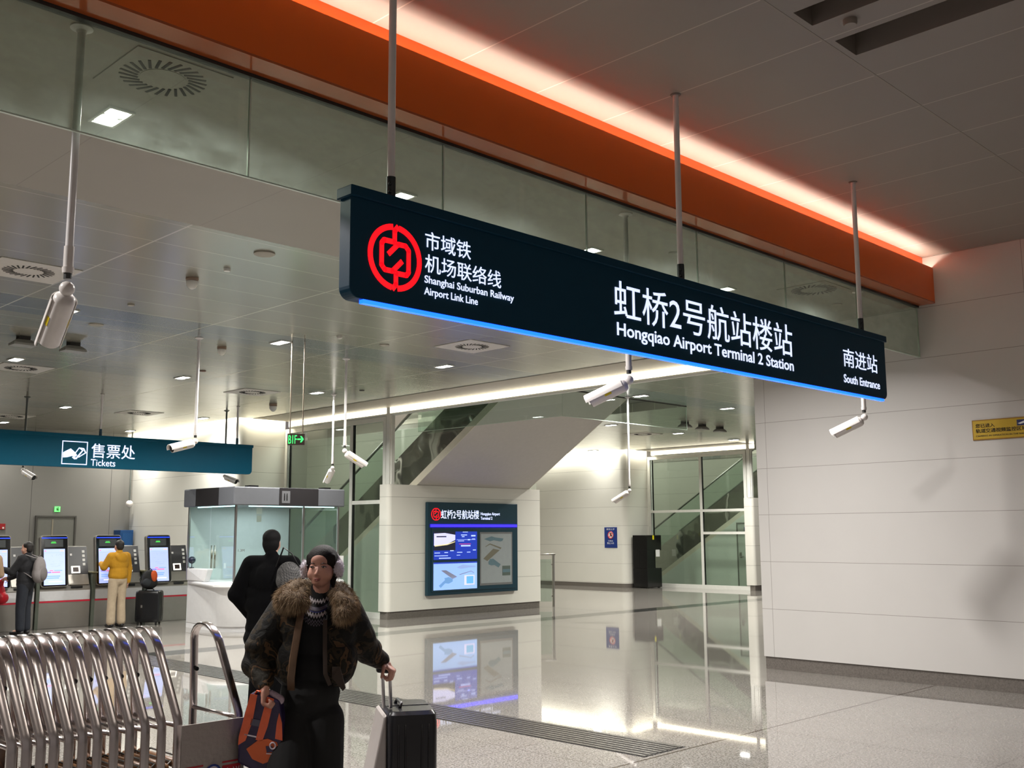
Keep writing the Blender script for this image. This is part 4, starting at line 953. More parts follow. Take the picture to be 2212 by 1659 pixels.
text('禁止入内', 'lettering', mat('poster white', (235, 235, 238), 0.4), po, (26.284, 21.86, 1.38), -Y_, Z_, w=0.28, h=0.06, depth=0.001)
wd_ = thing('water_dispenser', 'tall black water dispenser beside the distant glass wall', 'water dispenser', (27.0, 20.7, 0))
bb = MB(); bb.box(26.55, 27.30, 20.45, 21.02, 0.02, 0.62).box(26.55, 27.30, 20.75, 21.02, 0.62, 1.18).box(26.55, 26.92, 20.45, 20.75, 0.62, 1.18).box(26.55, 27.30, 20.45, 21.02, 1.18, 1.66)
bb.build('body', mat('gloss black cabinet', (12, 12, 13), 0.2), wd_, bevel=0.008)
MB().box(26.93, 27.28, 20.73, 20.749, 0.62, 1.17).build('dispensing_niche', mat('niche steel', (110, 112, 108), 0.3, metal=0.6), wd_)
MB().box(27.0, 27.2, 20.443, 20.449, 0.98, 1.20).build('paper_note', mat('white card', (235, 235, 235), 0.5), wd_)
MB().box(26.84, 26.92, 20.443, 20.449, 1.52, 1.655).build('yellow_label', mat('bright yellow label', (226, 214, 20), 0.5), wd_)
MB().box(26.6, 26.66, 20.5, 20.56, 0.0, 0.02).box(27.2, 27.26, 20.5, 20.56, 0.0, 0.02).build('feet', BLACK, wd_)
# glass gate railing beside the information wall
ra = thing('glass_railing', 'low steel framed glass railing just right of the information wall', 'railing', (18.35, 17.5, 0))
for (x, y) in ((18.30, 17.45), (18.62, 17.18)):
    MB().box(x-0.02, x+0.02, y-0.02, y+0.02, 0, 1.22).build('post', STEEL, ra)
MB().cyl((18.22, 17.52, 1.24), (18.66, 17.15, 1.24), 0.022).build('handrail', STEEL, ra, smooth=True)
MB().prism([(18.34, 17.42, 0.12), (18.59, 17.21, 0.12), (18.59, 17.21, 1.12), (18.34, 17.42, 1.12)], (0.006, 0.008, 0)).build('glass_pane', CLEARG, ra)
for z in (0.25, 1.0):
    for (x, y) in ((18.335, 17.42), (18.59, 17.205)): MB().sphere((x, y, z), 0.02, u=8, v=6).build('clamp', STEEL, ra)
# door inside the far shaft
d2 = struct(MB().box(28.165, 28.187, 17.50, 18.12, 0.0, 2.0), 'door_2', mat('pale grey door', (190, 196, 188), 0.4))
MB().box(28.15, 28.187, 17.46, 17.50, 0, 2.04).box(28.15, 28.187, 18.12, 18.16, 0, 2.04).box(28.15, 28.187, 17.5, 18.12, 2.0, 2.04).build('door_frame', mat('grey door frame line', (110, 112, 106), 0.4), d2)
MB().box(28.155, 28.165, 17.78, 17.79, 0, 2.0).build('door_gap', BLACK, d2)
MB().box(28.13, 28.165, 18.0, 18.06, 0.95, 1.12).cyl((28.14, 18.02, 1.0), (28.14, 17.90, 1.0), 0.012).build('handle', STEEL, d2)
MB().box(28.155, 28.165, 17.58, 17.88, 1.78, 1.90).build('blue_plate', mat('door plate blue', (24, 66, 130), 0.4), d2)
# yellow camera notice on the right wall
yn = thing('surveillance_notice', 'yellow camera surveillance notice on the large white wall at the right edge', 'sign', (12.05, 4.2, 2.7))
YB = mat('yellow notice face', (200, 164, 28), 0.4); YB2 = mat('dark yellow rim', (156, 112, 14), 0.4); INK = mat('black ink', (30, 26, 16), 0.5)
ya, yb_, za, zb = 4.585, 3.55, 2.765, 2.995
MB().box(12.035, 12.049, yb_, ya, za, zb).build('plate', YB2, yn, bevel=0.003)
MB().box(12.032, 12.035, yb_+0.012, ya-0.012, za+0.012, zb-0.012).build('face', YB, yn)
text('您已进入', 'lettering', INK, yn, (12.031, 4.545, 2.905), -Y_, Z_, w=0.21, h=0.045, depth=0.0012, bold=0.01)
text('轨道交通视频监控区域', 'lettering', INK, yn, (12.031, 4.545, 2.845), -Y_, Z_, w=0.55, h=0.048, depth=0.0012, bold=0.01)
text('CAMERAS IN OPERATION IN THE RAIL TRANSIT', 'lettering', INK, yn, (12.031, 4.545, 2.802), -Y_, Z_, w=0.66, h=0.018, depth=0.0012)
MB().box(12.028, 12.032, 3.95, 4.095, 2.90, 2.965).build('blue_pictogram', mat('navy print', (20, 34, 92), 0.5), yn)
MB().prism([(12.027, 4.085, 2.925), (12.027, 4.0, 2.955), (12.027, 3.98, 2.935), (12.027, 4.06, 2.915)], (-0.001, 0, 0)).build('white_camera_symbol', mat('poster white', (235, 235, 238), 0.4), yn)
# ================================================================ people and what they carry
Fh = Vector((math.cos(head), math.sin(head), 0)); Rh = Vector((math.sin(head), -math.cos(head), 0))
CAMP = Vector((0, 0, CAM_H))
def WP(px, py, D):      # the place `D` metres in front of the lens on the sight line of a measured point
    return CAMP + (fw + rt2*((px-W_PX/2)/F_PX) - up2*((py-H_PX/2)/F_PX))*D
SKIN = mat('warm skin', (196, 150, 130), 0.5, var=0.05, scale=20)
HAIRM = mat('very dark hair', (22, 16, 13), 0.6, var=0.3, scale=90)
def rot_about(v, ax, a): return Matrix.Rotation(a, 3, ax) @ v
def add_hand(mb, wrist, d, n, side, curl=0.6, s=1.0, spread=0.0, thumb=0.5):
    # d wrist->knuckles, n = the way the palm faces, side = +1/-1 for the thumb side along d x n
    d = d.normalized(); n = (n - d*n.dot(d)).normalized(); t = d.cross(n)*side
    W = Vector(wrist); offs = [0.029, 0.010, -0.010, -0.028]; pl = [0.082, 0.086, 0.081, 0.073]; fl = [1.0, 1.1, 1.02, 0.82]
    mb.capsule(W-d*0.01, W+d*0.03, 0.025*s, 0.026*s)
    for k in range(4):
        kn = W + d*pl[k]*s + t*offs[k]*s
        mb.capsule(W + d*0.015*s + t*offs[k]*0.7*s, kn, 0.0145*s, 0.0125*s, n=10)
        dd_ = rot_about(d, t*side, 0) + t*spread*offs[k]*6; dd_.normalize(); p = kn; ax = d.cross(n)
        for j, ln in enumerate((0.041, 0.026, 0.021)):
            dd_ = rot_about(dd_, ax, curl*(0.9 if j == 0 else 1.1)); q = p + dd_*ln*fl[k]*s
            mb.capsule(p, q, (0.0098-0.0008*j)*s, (0.0090-0.0008*j)*s, n=10); p = q
    p = W + d*0.022*s + t*0.024*s; dd_ = (d*0.75 + t*0.75 + n*0.25).normalized()
    for j, ln in enumerate((0.038, 0.032, 0.026)):
        q = p + dd_*ln*s; mb.capsule(p, q, (0.0135-0.0015*j)*s, (0.0118-0.0015*j)*s, n=10); p = q
        dd_ = (dd_ + n*thumb*0.8 - t*thumb*0.5).normalized()
def head_parts(mb, C, f, u, s=1.0, face=True):
    r = f.cross(u).normalized(); M = Matrix((r, f, u)).transposed()      # columns: right, forward, up
    P = lambda x, y, z: C + (r*x + f*y + u*z)*s
    S = lambda c, rad: mb.sphere(P(*c), tuple(q*s for q in rad), M, 20, 14)
    S((0, -.015, .03), (.073, .092, .086)); S((0, .02, -.026), (.068, .066, .070)); S((0, .038, -.074), (.044, .040, .030))
    S((.034, .040, -.035), (.034, .034, .036)); S((-.034, .040, -.035), (.034, .034, .036))
    S((0, .046, .036), (.050, .033, .044))
    if face:
        mb.capsule(P(0, .076, .004), P(0, .092, -.030), .007*s, .0105*s, n=10); S((.010, .084, -.035), (.009, .009, .007)); S((-.010, .084, -.035), (.009, .009, .007))
        mb.capsule(P(-.016, .074, -.062), P(.016, .074, -.062), .009*s, .009*s, n=8)
    S((.074, -.008, -.010), (.010, .018, .028)); S((-.074, -.008, -.010), (.010, .018, .028))
    return P, M
def face_details(C, f, u, parent, s=1.0, gaze=(0, 0)):
    r = f.cross(u).normalized(); M = Matrix((r, f, u)).transposed(); P = lambda x, y, z: C + (r*x + f*y + u*z)*s
    for k in (-1, 1):
        e = MB().sphere(P(.0325*k, .0725, .004), (.0135*s, .009*s, .0045*s), M, 14, 10).build('eye', mat('eye white', (170, 158, 152), 0.25), parent, smooth=True)
        MB().sphere(P(.0325*k+gaze[0], .0790, .004+gaze[1]), (.0060*s, .0034*s, .0046*s), M, 12, 8).build('iris', mat('dark iris', (22, 14, 12), 0.15), e, smooth=True)
        MB().tube([P(.0325*k-.015, .0725, .004), P(.0325*k-.008, .0795, .0078), P(.0325*k, .0812, .0090), P(.0325*k+.008, .0795, .0078), P(.0325*k+.015, .0725, .004)], .0018*s, 6).build('eyelid', mat('dark lashes', (30, 20, 18), 0.5), e, smooth=True)
        MB().tube([P(.016*k, .0815, .020), P(.031*k, .0805, .026), P(.048*k, .067, .020)], [.0022*s, .0030*s, .0014*s], 6).build('eyebrow', mat('eyebrow hair', (48, 34, 28), 0.6), parent, smooth=True)
    MB().tube([P(-.021, .076, -.0615), P(-.010, .0835, -.0590), P(0, .0850, -.0600), P(.010, .0835, -.0590), P(.021, .076, -.0615)], [.0015*s, .0040*s, .0040*s, .0040*s, .0015*s], 8).tube([P(-.018, .077, -.0650), P(0, .0850, -.0670), P(.018, .077, -.0650)], [.0015*s, .0048*s, .0015*s], 8).build('lips', mat('muted lips', (142, 78, 72), 0.4), parent, smooth=True)
def person(label, O, f, J, clothes, hgt=1.7, extra=None, voxel=0.013, parts_face=False, category='person'):
    # J: joints in (left, forward, up) metres. clothes: list of (name, material, builder)
    O = Vector(O); f = Vector(f).normalized(); l = Z_.cross(f)
    T = lambda p: O + l*p[0] + f*p[1] + Z_*p[2]
    root = thing('person', label, category, O)
    j = {k: T(v) for k, v in J.items() if k not in ('handL', 'handR', 'look')}
    mb = MB(); Mx = Matrix((-l, f, Z_)).transposed()
    hf = T((J.get('look', (0, 1, 0)))) - O; hf.normalize(); u = (Z_ + hf*-0.0); u.normalize(); u = (u - hf*u.dot(hf)).normalized()
    head_parts(mb, j['head'], hf, u, 1.0, True)
    mb.capsule(j['neck'], j['head'] - Z_*0.05, .056, .052); mb.capsule(j['neck'] - Z_*0.02, j['neck'] + Z_*0.02, .062, .058)
    mb.sphere(j['chest'], (.155, .105, .17), Mx); mb.sphere(j['belly'], (.135, .10, .16), Mx); mb.sphere(j['pelvis'], (.155, .11, .13), Mx)
    mb.capsule(j['shL'], j['shR'], .058, .058)
    for s in 'LR':
        mb.capsule(j['sh'+s], j['el'+s], .048, .040); mb.capsule(j['el'+s], j['wr'+s], .039, .027)
        mb.capsule(j['hip'+s], j['kn'+s], .082, .055); mb.capsule(j['kn'+s], j['an'+s], .054, .036)
        mb.capsule(j['an'+s], j['an'+s] - Z_*0.03 + f*0.12, .035, .028)
        hd, hn, sd, cu = J['hand'+s]
        add_hand(mb, j['wr'+s], l*hd[0]+f*hd[1]+Z_*hd[2], l*hn[0]+f*hn[1]+Z_*hn[2], sd, cu)
    body = organic(mb, 'body', SKIN, root, voxel=voxel, smooth=3)
    for (nm, m_, fn) in clothes:
        c = MB(); fn(c, j, l, f, Mx); organic(c, nm, m_, root, voxel=voxel*1.0, smooth=4)
    return root, j, l, f, Mx, hf, u
def hair_short(c, j, l, f, M): 
    h = j['head']; c.sphere(h - f*.028 + Z_*.045, (.083, .096, .082), M); c.sphere(h - f*.05 + Z_*.0, (.076, .068, .085), M)
def hair_full(c, j, l, f, M):
    h = j['head']; c.sphere(h - f*.022 + Z_*.045, (.088, .096, .084), M); c.sphere(h - f*.035 - Z_*.01, (.086, .075, .095), M); c.sphere(h - f*.05 - Z_*.07, (.06, .045, .05), M)
def trousers(rt_=.10, rk=.078, ra=.070, zt=0.0):
    def fn(c, j, l, f, M):
        c.sphere(j['pelvis'], (.175, .13, .13), M); c.sphere(j['belly'] - Z_*.08, (.155, .12, .12), M)
        for s in 'LR':
            c.capsule(j['hip'+s], j['kn'+s], rt_, rk); c.capsule(j['kn'+s], j['an'+s]+Z_*.03, rk, ra)
    return fn
def shoes(c, j, l, f, M):
    for s in 'LR':
        a = j['an'+s]; c.capsule(Vector((a.x, a.y, .045)) - f*.03, Vector((a.x, a.y, .042)) + f*.15, .044, .038)
        c.capsule(Vector((a.x, a.y, .03)), a, .045, .045)
def top(rs=.075, re=.062, rw=.052, ch=(.185, .14, .19), hem=0.0, skirt=None, hood=False, collar=True):
    def fn(c, j, l, f, M):
        c.sphere(j['chest'], ch, M); c.sphere(j['belly'], (ch[0]*.95, ch[1]*1.02, ch[2]), M)
        c.sphere(j['pelvis']+Z_*(.06+hem), (ch[0]*1.0, ch[1]*1.02, .13), M)
        c.capsule(j['shL'], j['shR'], rs, rs)
        if collar: c.capsule(j['neck']-Z_*.02, j['neck']+Z_*.015, .075, .066)
        for s in 'LR':
            c.capsule(j['sh'+s], j['el'+s], rs, re); c.capsule(j['el'+s], j['wr'+s], re, rw)
            c.sphere(j['el'+s], (re*1.08,)*3)
        if hood:
            c.capsule(j['neck']-f*.07-Z_*.06+l*.07, j['neck']-f*.07-Z_*.06-l*.07, .055, .055); c.sphere(j['neck']-f*.11-Z_*.09, (.125, .06, .10), M)
        if skirt:
            for (dz, w, d_) in skirt: c.sphere(j['pelvis']+Z_*dz, (w, d_, .16), M)
    return fn
def fabric(name, rgb, var=0.15, rough=0.85, fold=0.6, fs=7.0):
    if name in _mc: return _mc[name]
    m = mat(name, rgb, rough, var=var, scale=fs*2, bump=fold, bscale=fs); return m
BASEJ = dict(head=(0, .02, 1.56), neck=(0, -.01, 1.43), chest=(0, 0, 1.24), belly=(0, 0, 1.04), pelvis=(0, 0, .92), shL=(.165, 0, 1.37), shR=(-.165, 0, 1.37),
             hipL=(.09, 0, .90), hipR=(-.09, 0, .90), knL=(.10, .02, .49), knR=(-.10, .02, .49), anL=(.11, 0, .09), anR=(-.11, 0, .09),
             elL=(.22, -.02, 1.10), elR=(-.22, -.02, 1.10), wrL=(.23, .06, .86), wrR=(-.23, .06, .86),
             handL=((0, .1, -1), (-1, .2, 0), 1, .25), handR=((0, .1, -1), (1, .2, 0), -1, .25), look=(0, 1, 0))
def J_(**k):
    d = dict(BASEJ); d.update(k); return d
def scaleJ(J, s):
    out = {}
    for k, v in J.items(): out[k] = tuple(q*s for q in v) if k not in ('handL', 'handR', 'look') else v
    return out

# ---- man in the yellow hoodie, working the middle machine
O = (8.99, 19.72, 0)
person('person in a mustard yellow hoodie and khaki trousers using a ticket machine', O, (-0.12, 1, 0),
       scaleJ(J_(elR=(-.24, .02, 1.12), wrR=(-.23, .02, .88), elL=(.25, .10, 1.16), wrL=(.17, .33, 1.22), handL=((-.1, 1, .2), (-1, 0, -.3), 1, .35)), .985),
       [('trousers', fabric('khaki cotton', (176, 158, 134)), trousers(.098, .082, .085)), ('hoodie', fabric('mustard fleece', (180, 130, 20)), top(.08, .066, .054, (.195, .15, .20), .02, None, True)),
        ('hair', HAIRM, hair_short), ('shoes', mat('black shoes', (20, 18, 18), 0.5), shoes)])
# ---- man with the grey backpack
O = (7.20, 19.52, 0)
r_, j_, l_, f_, M_, _, _ = person('person in dark clothes with a grey backpack at the left ticket machine', O, (-0.75, 0.8, 0),
       scaleJ(J_(elL=(.22, .16, 1.14), wrL=(.16, .42, 1.20), elR=(-.20, .14, 1.12), wrR=(-.14, .38, 1.02), handL=((0, 1, 0), (-1, 0, -.3), 1, .9), handR=((0, 1, -.2), (1, 0, -.2), -1, .9), look=(.25, 1, 0)), .975),
       [('trousers', fabric('dark navy denim', (20, 24, 34)), trousers(.105, .085, .078)), ('jacket', fabric('black jacket cloth', (17, 17, 22)), top(.08, .066, .05, (.195, .15, .20), .0, ((.0, .19, .15),))),
        ('hair', HAIRM, hair_short), ('shoes', mat('black shoes', (20, 18, 18), 0.5), shoes)])
bp = thing('backpack', 'grey backpack worn by the person in dark clothes at the ticket machine', 'backpack', j_['chest'] - f_*.22)
GB = fabric('grey backpack cloth', (124, 118, 118), fold=0.3)
c = j_['chest'] - f_*.235 - Z_*.06
b_ = MB(); b_.sphere(c, (.155, .10, .235), M_); b_.sphere(c - Z_*.08, (.165, .115, .17), M_)
organic(b_, 'bag_body', GB, bp, voxel=.012, smooth=6)
b_ = MB(); b_.sphere(c - f_*.075 - Z_*.08, (.12, .055, .13), M_); organic(b_, 'front_pocket', fabric('darker grey cloth', (104, 98, 98), fold=0.3), bp, voxel=.012)
for s in (1, -1):
    MB().tube([c + l_*.09*s + Z_*.20 + f_*.02, j_['chest'] + l_*.11*s + Z_*.20 - f_*.03, j_['chest'] + l_*.12*s + Z_*.185 + f_*.10, j_['chest'] + l_*.14*s + Z_*.02 + f_*.165, c + l_*.14*s - Z_*.14 + f_*.06], .022, 8, flat=.3, side=l_).build('strap', GB, bp, smooth=True)
MB().tube([c + l_*.03 + Z_*.22, c + Z_*.27, c - l_*.03 + Z_*.22], .008, 8).build('top_loop', fabric('darker grey cloth', (104, 98, 98)), bp, smooth=True)
REDP = mat('red plastic bag', (206, 28, 44), 0.35, var=0.15, scale=8, bump=0.6, bscale=9)
rb = thing('red_bag', 'large red plastic bag held by the person with the grey backpack', 'bag', j_['wrR'] + Vector((-.12, .08, -.1)))
hR = j_['wrR'] + f_*.10
b_ = MB(); b_.capsule(hR, hR - Z_*.10 - Rh*.06, .02, .06); b_.sphere(hR - Z_*.26 - Rh*.10, (.13, .11, .17)); b_.sphere(hR - Z_*.36 - Rh*.02, (.12, .09, .11)); b_.sphere(hR - Z_*.24 - Rh*.20, (.10, .09, .10))
organic(b_, 'bag_body', REDP, rb, voxel=.014, smooth=4)
hL = j_['wrL'] + f_*.10
rb2 = thing('red_bundle', 'small red bundle held up in front of the ticket machine screen', 'bag', hL)
b_ = MB(); b_.sphere(hL + Z_*.02 - Rh*.02, (.085, .07, .065)); b_.sphere(hL - Rh*.08 + Z_*.04, (.06, .05, .05)); b_.capsule(hL, hL - Z_*.10 + Rh*.02, .03, .04)
organic(b_, 'bundle_body', REDP, rb2, voxel=.012, smooth=3)
# ---- person cut off at the left edge
person('person in a beige coat cut off by the left edge of the picture', (6.47, 19.30, 0), (-0.2, 1, 0),
       scaleJ(J_(elR=(-.26, .05, 1.10), wrR=(-.17, .28, 1.08), handR=((.2, 1, 0), (1, 0, -.3), -1, .6)), .98),
       [('trousers', fabric('dark navy denim', (20, 24, 34)), trousers()), ('coat', fabric('beige coat cloth', (150, 126, 102)), top(.085, .07, .056, (.20, .16, .20), -.02, ((-.05, .20, .17),))), ('hair', HAIRM, hair_short), ('shoes', mat('black shoes', (20, 18, 18), 0.5), shoes)])
# ---- man in the black coat seen from behind
O = WP(588, 1157, 10.0); O.z = 0
BLK = fabric('black wool', (5, 5, 6), rough=1.0, fold=0.4); BLK.node_tree.nodes['Principled BSDF'].inputs['Specular IOR Level'].default_value = 0.1
r_, j_, l_, f_, M_, _, _ = person('person in a long black coat seen from behind, hands in pockets', O, Fh*1.0 + Rh*0.25,
       scaleJ(J_(head=(.02, .05, 1.585), neck=(0, 0, 1.45), shL=(.20, 0, 1.385), shR=(-.20, 0, 1.385), elL=(.315, -.05, 1.12), wrL=(.22, .08, .93), elR=(-.30, -.03, 1.12), wrR=(-.22, .08, .93), look=(.1, 1, 0)), 1.055),
       [('trousers', BLK, trousers(.11, .09, .085)), ('coat', BLK, top(.092, .080, .07, (.225, .165, .21), .0, ((-.02, .235, .175), (-.10, .245, .18), (.12, .27, .165), (.22, .27, .15), (-.20, .26, .19)))), ('hair', mat('black hair', (8, 7, 7), 0.8, spec=0.2), hair_full), ('shoes', mat('black shoes', (20, 18, 18), 0.5), shoes)])
hb = thing('shoulder_bag', 'small grey checked backpack slung on the back of the black coat', 'bag', WP(624, 1240, 9.75))
def checked():
    m, nt, b = nodes('grey checked cloth'); b.inputs['Roughness'].default_value = 0.7
    tc = N(nt, 'ShaderNodeTexCoord'); mp = N(nt, 'ShaderNodeMapping'); mp.inputs['Rotation'].default_value = (0.3, 0.6, 0.78); L(nt, tc.outputs['Object'], mp.inputs[0])
    ck = N(nt, 'ShaderNodeTexChecker', Scale=80.0); ck.inputs['Color1'].default_value = (*lin(78, 76, 74), 1); ck.inputs['Color2'].default_value = (*lin(30, 29, 30), 1)
    L(nt, mp.outputs[0], ck.inputs['Vector']); L(nt, ck.outputs['Color'], b.inputs['Base Color']); return m
b_ = MB(); c = WP(624, 1243, 9.70); b_.sphere(c, (.125, .075, .13), M_); b_.sphere(c - Z_*.05, (.13, .085, .11), M_)
organic(b_, 'bag_body', checked(), hb, voxel=.012, smooth=4)
MB().tube([c + Rh*.10 + Z_*.07, c + Rh*.03 + Z_*.20 - Fh*.03, c - Rh*.06 + Z_*.26 + Fh*.02, c - Rh*.12 + Z_*.08], .018, 8, flat=.3).build('strap', mat('dark strap', (24, 24, 26), 0.5), hb, smooth=True)

# ---- black suitcase with a backpack on top, by the machines
def suitcase(name, lab, O, yaw, w, d, h, m_, handle=0.0, tilt=None):
    t = thing(name, lab, 'suitcase', O); R = Matrix.Rotation(yaw, 3, 'Z'); O = Vector(O)
    q = lambda x, y, z: O + R @ Vector((x, y, z))
    b = MB(); rings = []
    for z, k in ((.055, .90), (.07, .98), (.12, 1.0), (h-.07, 1.0), (h-.02, .97), (h, .88)):
        hw, hd, r = w/2*k, d/2*k, .05
        ring = []
        for (cx, cy_, a0) in ((hw-r, hd-r, 0), (-hw+r, hd-r, 90), (-hw+r, -hd+r, 180), (hw-r, -hd+r, 270)):
            for i in range(5):
                a = math.radians(a0+22.5*i); ring.append(q(cx+r*math.cos(a), cy_+r*math.sin(a), z))
        rings.append(ring)
    b.loft(rings); b.build('shell', m_, t, smooth=True, auto=True)
    g = MB()
    for sx in (1, -1): g.obox(q(sx*(w/2+.001), 0, h/2+.03), .006, .022, h-.16, R)
    g.obox(q(0, 0, h+.0005), w*.86, .022, .006, R); g.build('zip_seam', BLACK, t)
    for sx in (1, -1):
        for sy in (1, -1):
            MB().cyl(q(sx*(w/2-.06)-.012, sy*(d/2-.05), .028), q(sx*(w/2-.06)+.012, sy*(d/2-.05), .028), .027).box(*[v for v in (q(sx*(w/2-.06), sy*(d/2-.05), .05).x-.012, q(sx*(w/2-.06), sy*(d/2-.05), .05).x+.012, q(sx*(w/2-.06), sy*(d/2-.05), .05).y-.012, q(sx*(w/2-.06), sy*(d/2-.05), .05).y+.012, .03, .07)]).build('wheel', BLACK, t, smooth=True, auto=True)
    return t, q, R
DARKS = mat('dark polycarbonate', (20, 21, 24), 0.25, var=0.2, scale=9)
SO = (9.72, 19.86, 0)
t, q, R = suitcase('suitcase', 'black suitcase standing at the right ticket machine under a backpack', SO, 0.0-math.radians(45), .48, .30, .66, DARKS)
MB().tube([q(-.08, .0, .665), q(-.06, 0, .69), q(.06, 0, .69), q(.08, 0, .665)], .012, 8).build('top_handle', BLACK, t, smooth=True)
MB().obox(q(-.1, -.155, .36), .03, .006, .05, R).build('silver_badge', STEEL, t)
bk = thing('backpack', 'black and orange backpack lying on top of the black suitcase', 'backpack', q(0, 0, .70))
c = q(-.02, 0, .88)
b_ = MB(); b_.sphere(c, (.15, .13, .19)); b_.sphere(c - Z_*.07, (.17, .14, .125)); organic(b_, 'bag_body', fabric('black bag nylon', (18, 17, 18), fold=0.3), bk, voxel=.012)
b_ = MB(); b_.sphere(c + Rh*.10 + Z_*.06 - Fh*.04, (.07, .07, .12)); organic(b_, 'orange_panel', fabric('orange bag nylon', (190, 78, 26), fold=0.3), bk, voxel=.012)
b_ = MB(); b_.sphere(c - Fh*.10 - Z_*.06, (.10, .07, .09)); organic(b_, 'front_pocket', fabric('charcoal bag nylon', (36, 40, 44), fold=0.3), bk, voxel=.012)
MB().tube([c - Rh*.12 + Z_*.12, c - Rh*.19 + Z_*.0, c - Rh*.16 - Z_*.12], .018, 8, flat=.3).build('strap', fabric('charcoal bag nylon', (36, 40, 44)), bk, smooth=True)
MB().tube([c - Rh*.04 + Z_*.185, c + Z_*.215, c + Rh*.04 + Z_*.185], .009, 8).build('top_loop', fabric('charcoal bag nylon', (36, 40, 44)), bk, smooth=True)

# ================================================================ the woman walking towards the viewer
DW = 4.85
KD = 1.165
def WQ(px, py, D): return WP(px, py, D*KD)
O = WQ(672, 1400, DW); O.z = 0
f = -Fh; l = Rh
JW = dict(head=(.055, .03, 1.569), neck=(.048, -.005, 1.425), chest=(.03, 0, 1.22), belly=(.02, 0, 1.03), pelvis=(.0, 0, .90), shL=(.19, -.01, 1.335), shR=(-.145, .01, 1.335),
          hipL=(.085, 0, .76), hipR=(-.085, 0, .76), knL=(.075, -.02, .48), knR=(-.09, .14, .48), anL=(.07, -.26, .13), anR=(-.09, .16, .09))
T = lambda p: O + l*p[0] + f*p[1] + Z_*p[2]
j = {k: T(v) for k, v in JW.items()}
j['elR'] = WQ(556, 1432, 4.80); j['wrR'] = WQ(572, 1486, 4.68)
j['elL'] = WQ(792, 1408, 5.02); j['wrL'] = WQ(829, 1430, 5.10)
wroot = thing('person', 'young person with white earmuffs and fur collared camouflage jacket pulling a suitcase towards the viewer', 'person', O)
Mx = Matrix((-l, f, Z_)).transposed()
hf = (l*-.10 + f).normalized(); hu = (Z_ - hf*Z_.dot(hf)).normalized()
mb = MB(); head_parts(mb, j['head'], hf, hu)
mb.capsule(j['neck'] - Z_*.03, j['head'] - Z_*.05, .050, .046)
mb.sphere(j['chest'], (.14, .10, .17), Mx); mb.sphere(j['belly'], (.12, .09, .16), Mx); mb.sphere(j['pelvis'], (.15, .11, .13), Mx); mb.capsule(j['shL'], j['shR'], .055, .055)
for s in 'LR':
    mb.capsule(j['sh'+s], j['el'+s], .045, .038); mb.capsule(j['el'+s], j['wr'+s], .037, .026)
    mb.capsule(j['hip'+s], j['kn'+s], .08, .054); mb.capsule(j['kn'+s], j['an'+s], .052, .035)
mb.capsule(j['anR'], j['anR'] - Z_*.03 + f*.12, .034, .028); mb.capsule(j['anL'], j['anL'] - Z_*.06 + f*.11, .034, .028)
# right hand: closed round the bag loops, knuckles down; left hand: closed over the suitcase handle
add_hand(mb, j['wrR'], -Z_*1.0 + f*.05, -l*0.2 - f*.0 + l*1.0, -1, 1.25, thumb=.7)
add_hand(mb, j['wrL'], (l*.55 - Z_*.45 + f*.35), (-Z_*.8 - l*.5), -1, 1.15, thumb=.7)
organic(mb, 'body', mat('face skin', (188, 138, 120), 0.55, var=0.04, scale=20), wroot, voxel=.0055, smooth=3)
face_details(j['head'], hf, hu, wroot, gaze=(.002, 0))
r = hf.cross(hu).normalized(); HM = Matrix((r, hf, hu)).transposed(); HP = lambda x, y, z: j['head'] + r*x + hf*y + hu*z
c = MB(); c.sphere(HP(0, -.020, .042), (.086, .094, .082), HM, 28, 20); c.sphere(HP(0, -.055, -.01), (.078, .07, .10), HM); c.sphere(HP(0, -.07, -.09), (.055, .045, .07), HM)
for k in (1, -1):
    c.capsule(HP(.066*k, .020, .060), HP(.079*k, .000, -.04), .016, .011)
c.capsule(HP(-.078, .004, -.04), HP(-.066, .012, -.11), .014, .010)
def hairmat():
    m = mat('brown black hair', (22, 15, 11), 0.65, var=0.5, scale=60, bump=0.25, bscale=160, spec=0.2); return m
organic(c, 'hair', hairmat(), wroot, voxel=.005, smooth=10)
# earmuffs
em = MB(); em.tube([HP(.094*math.cos(a), -.050, .005+.100*math.sin(a)) for a in [PI*k/16 for k in range(17)]], .009, 8, flat=.5, side=hf)
band = em.build('earmuff_band', mat('pale lilac plush', (226, 218, 226), 0.8), wroot, smooth=True)
PL = mat('white lilac plush', (240, 232, 240), 0.95, var=0.1, scale=60, bump=0.8, bscale=150)
def fur(mb, verts, norms, n, ln, w, down, rnd, jit=0.5):
    for _ in range(n):
        k = rnd.randrange(len(verts)); p = verts[k]; nn_ = norms[k]
        d = (nn_ + down + Vector((rnd.uniform(-jit, jit), rnd.uniform(-jit, jit), rnd.uniform(-jit, jit)))).normalized()
        sd = d.cross(Vector((rnd.uniform(-1, 1), rnd.uniform(-1, 1), rnd.uniform(-1, 1)))).normalized()
        q = ln*rnd.uniform(.6, 1.2); p = p + Vector((rnd.uniform(-.006, .006),)*3) - nn_*.004
        mid = p + d*q*.55; tip = p + d*q + down*q*.35
        a, b, e = mb.bm.verts.new(p-sd*w), mb.bm.verts.new(p+sd*w), mb.bm.verts.new(mid+sd*w*.8); g = mb.bm.verts.new(mid-sd*w*.8); h = mb.bm.verts.new(tip)
        mb.bm.faces.new((a, b, e, g)); mb.bm.faces.new((g, e, h))
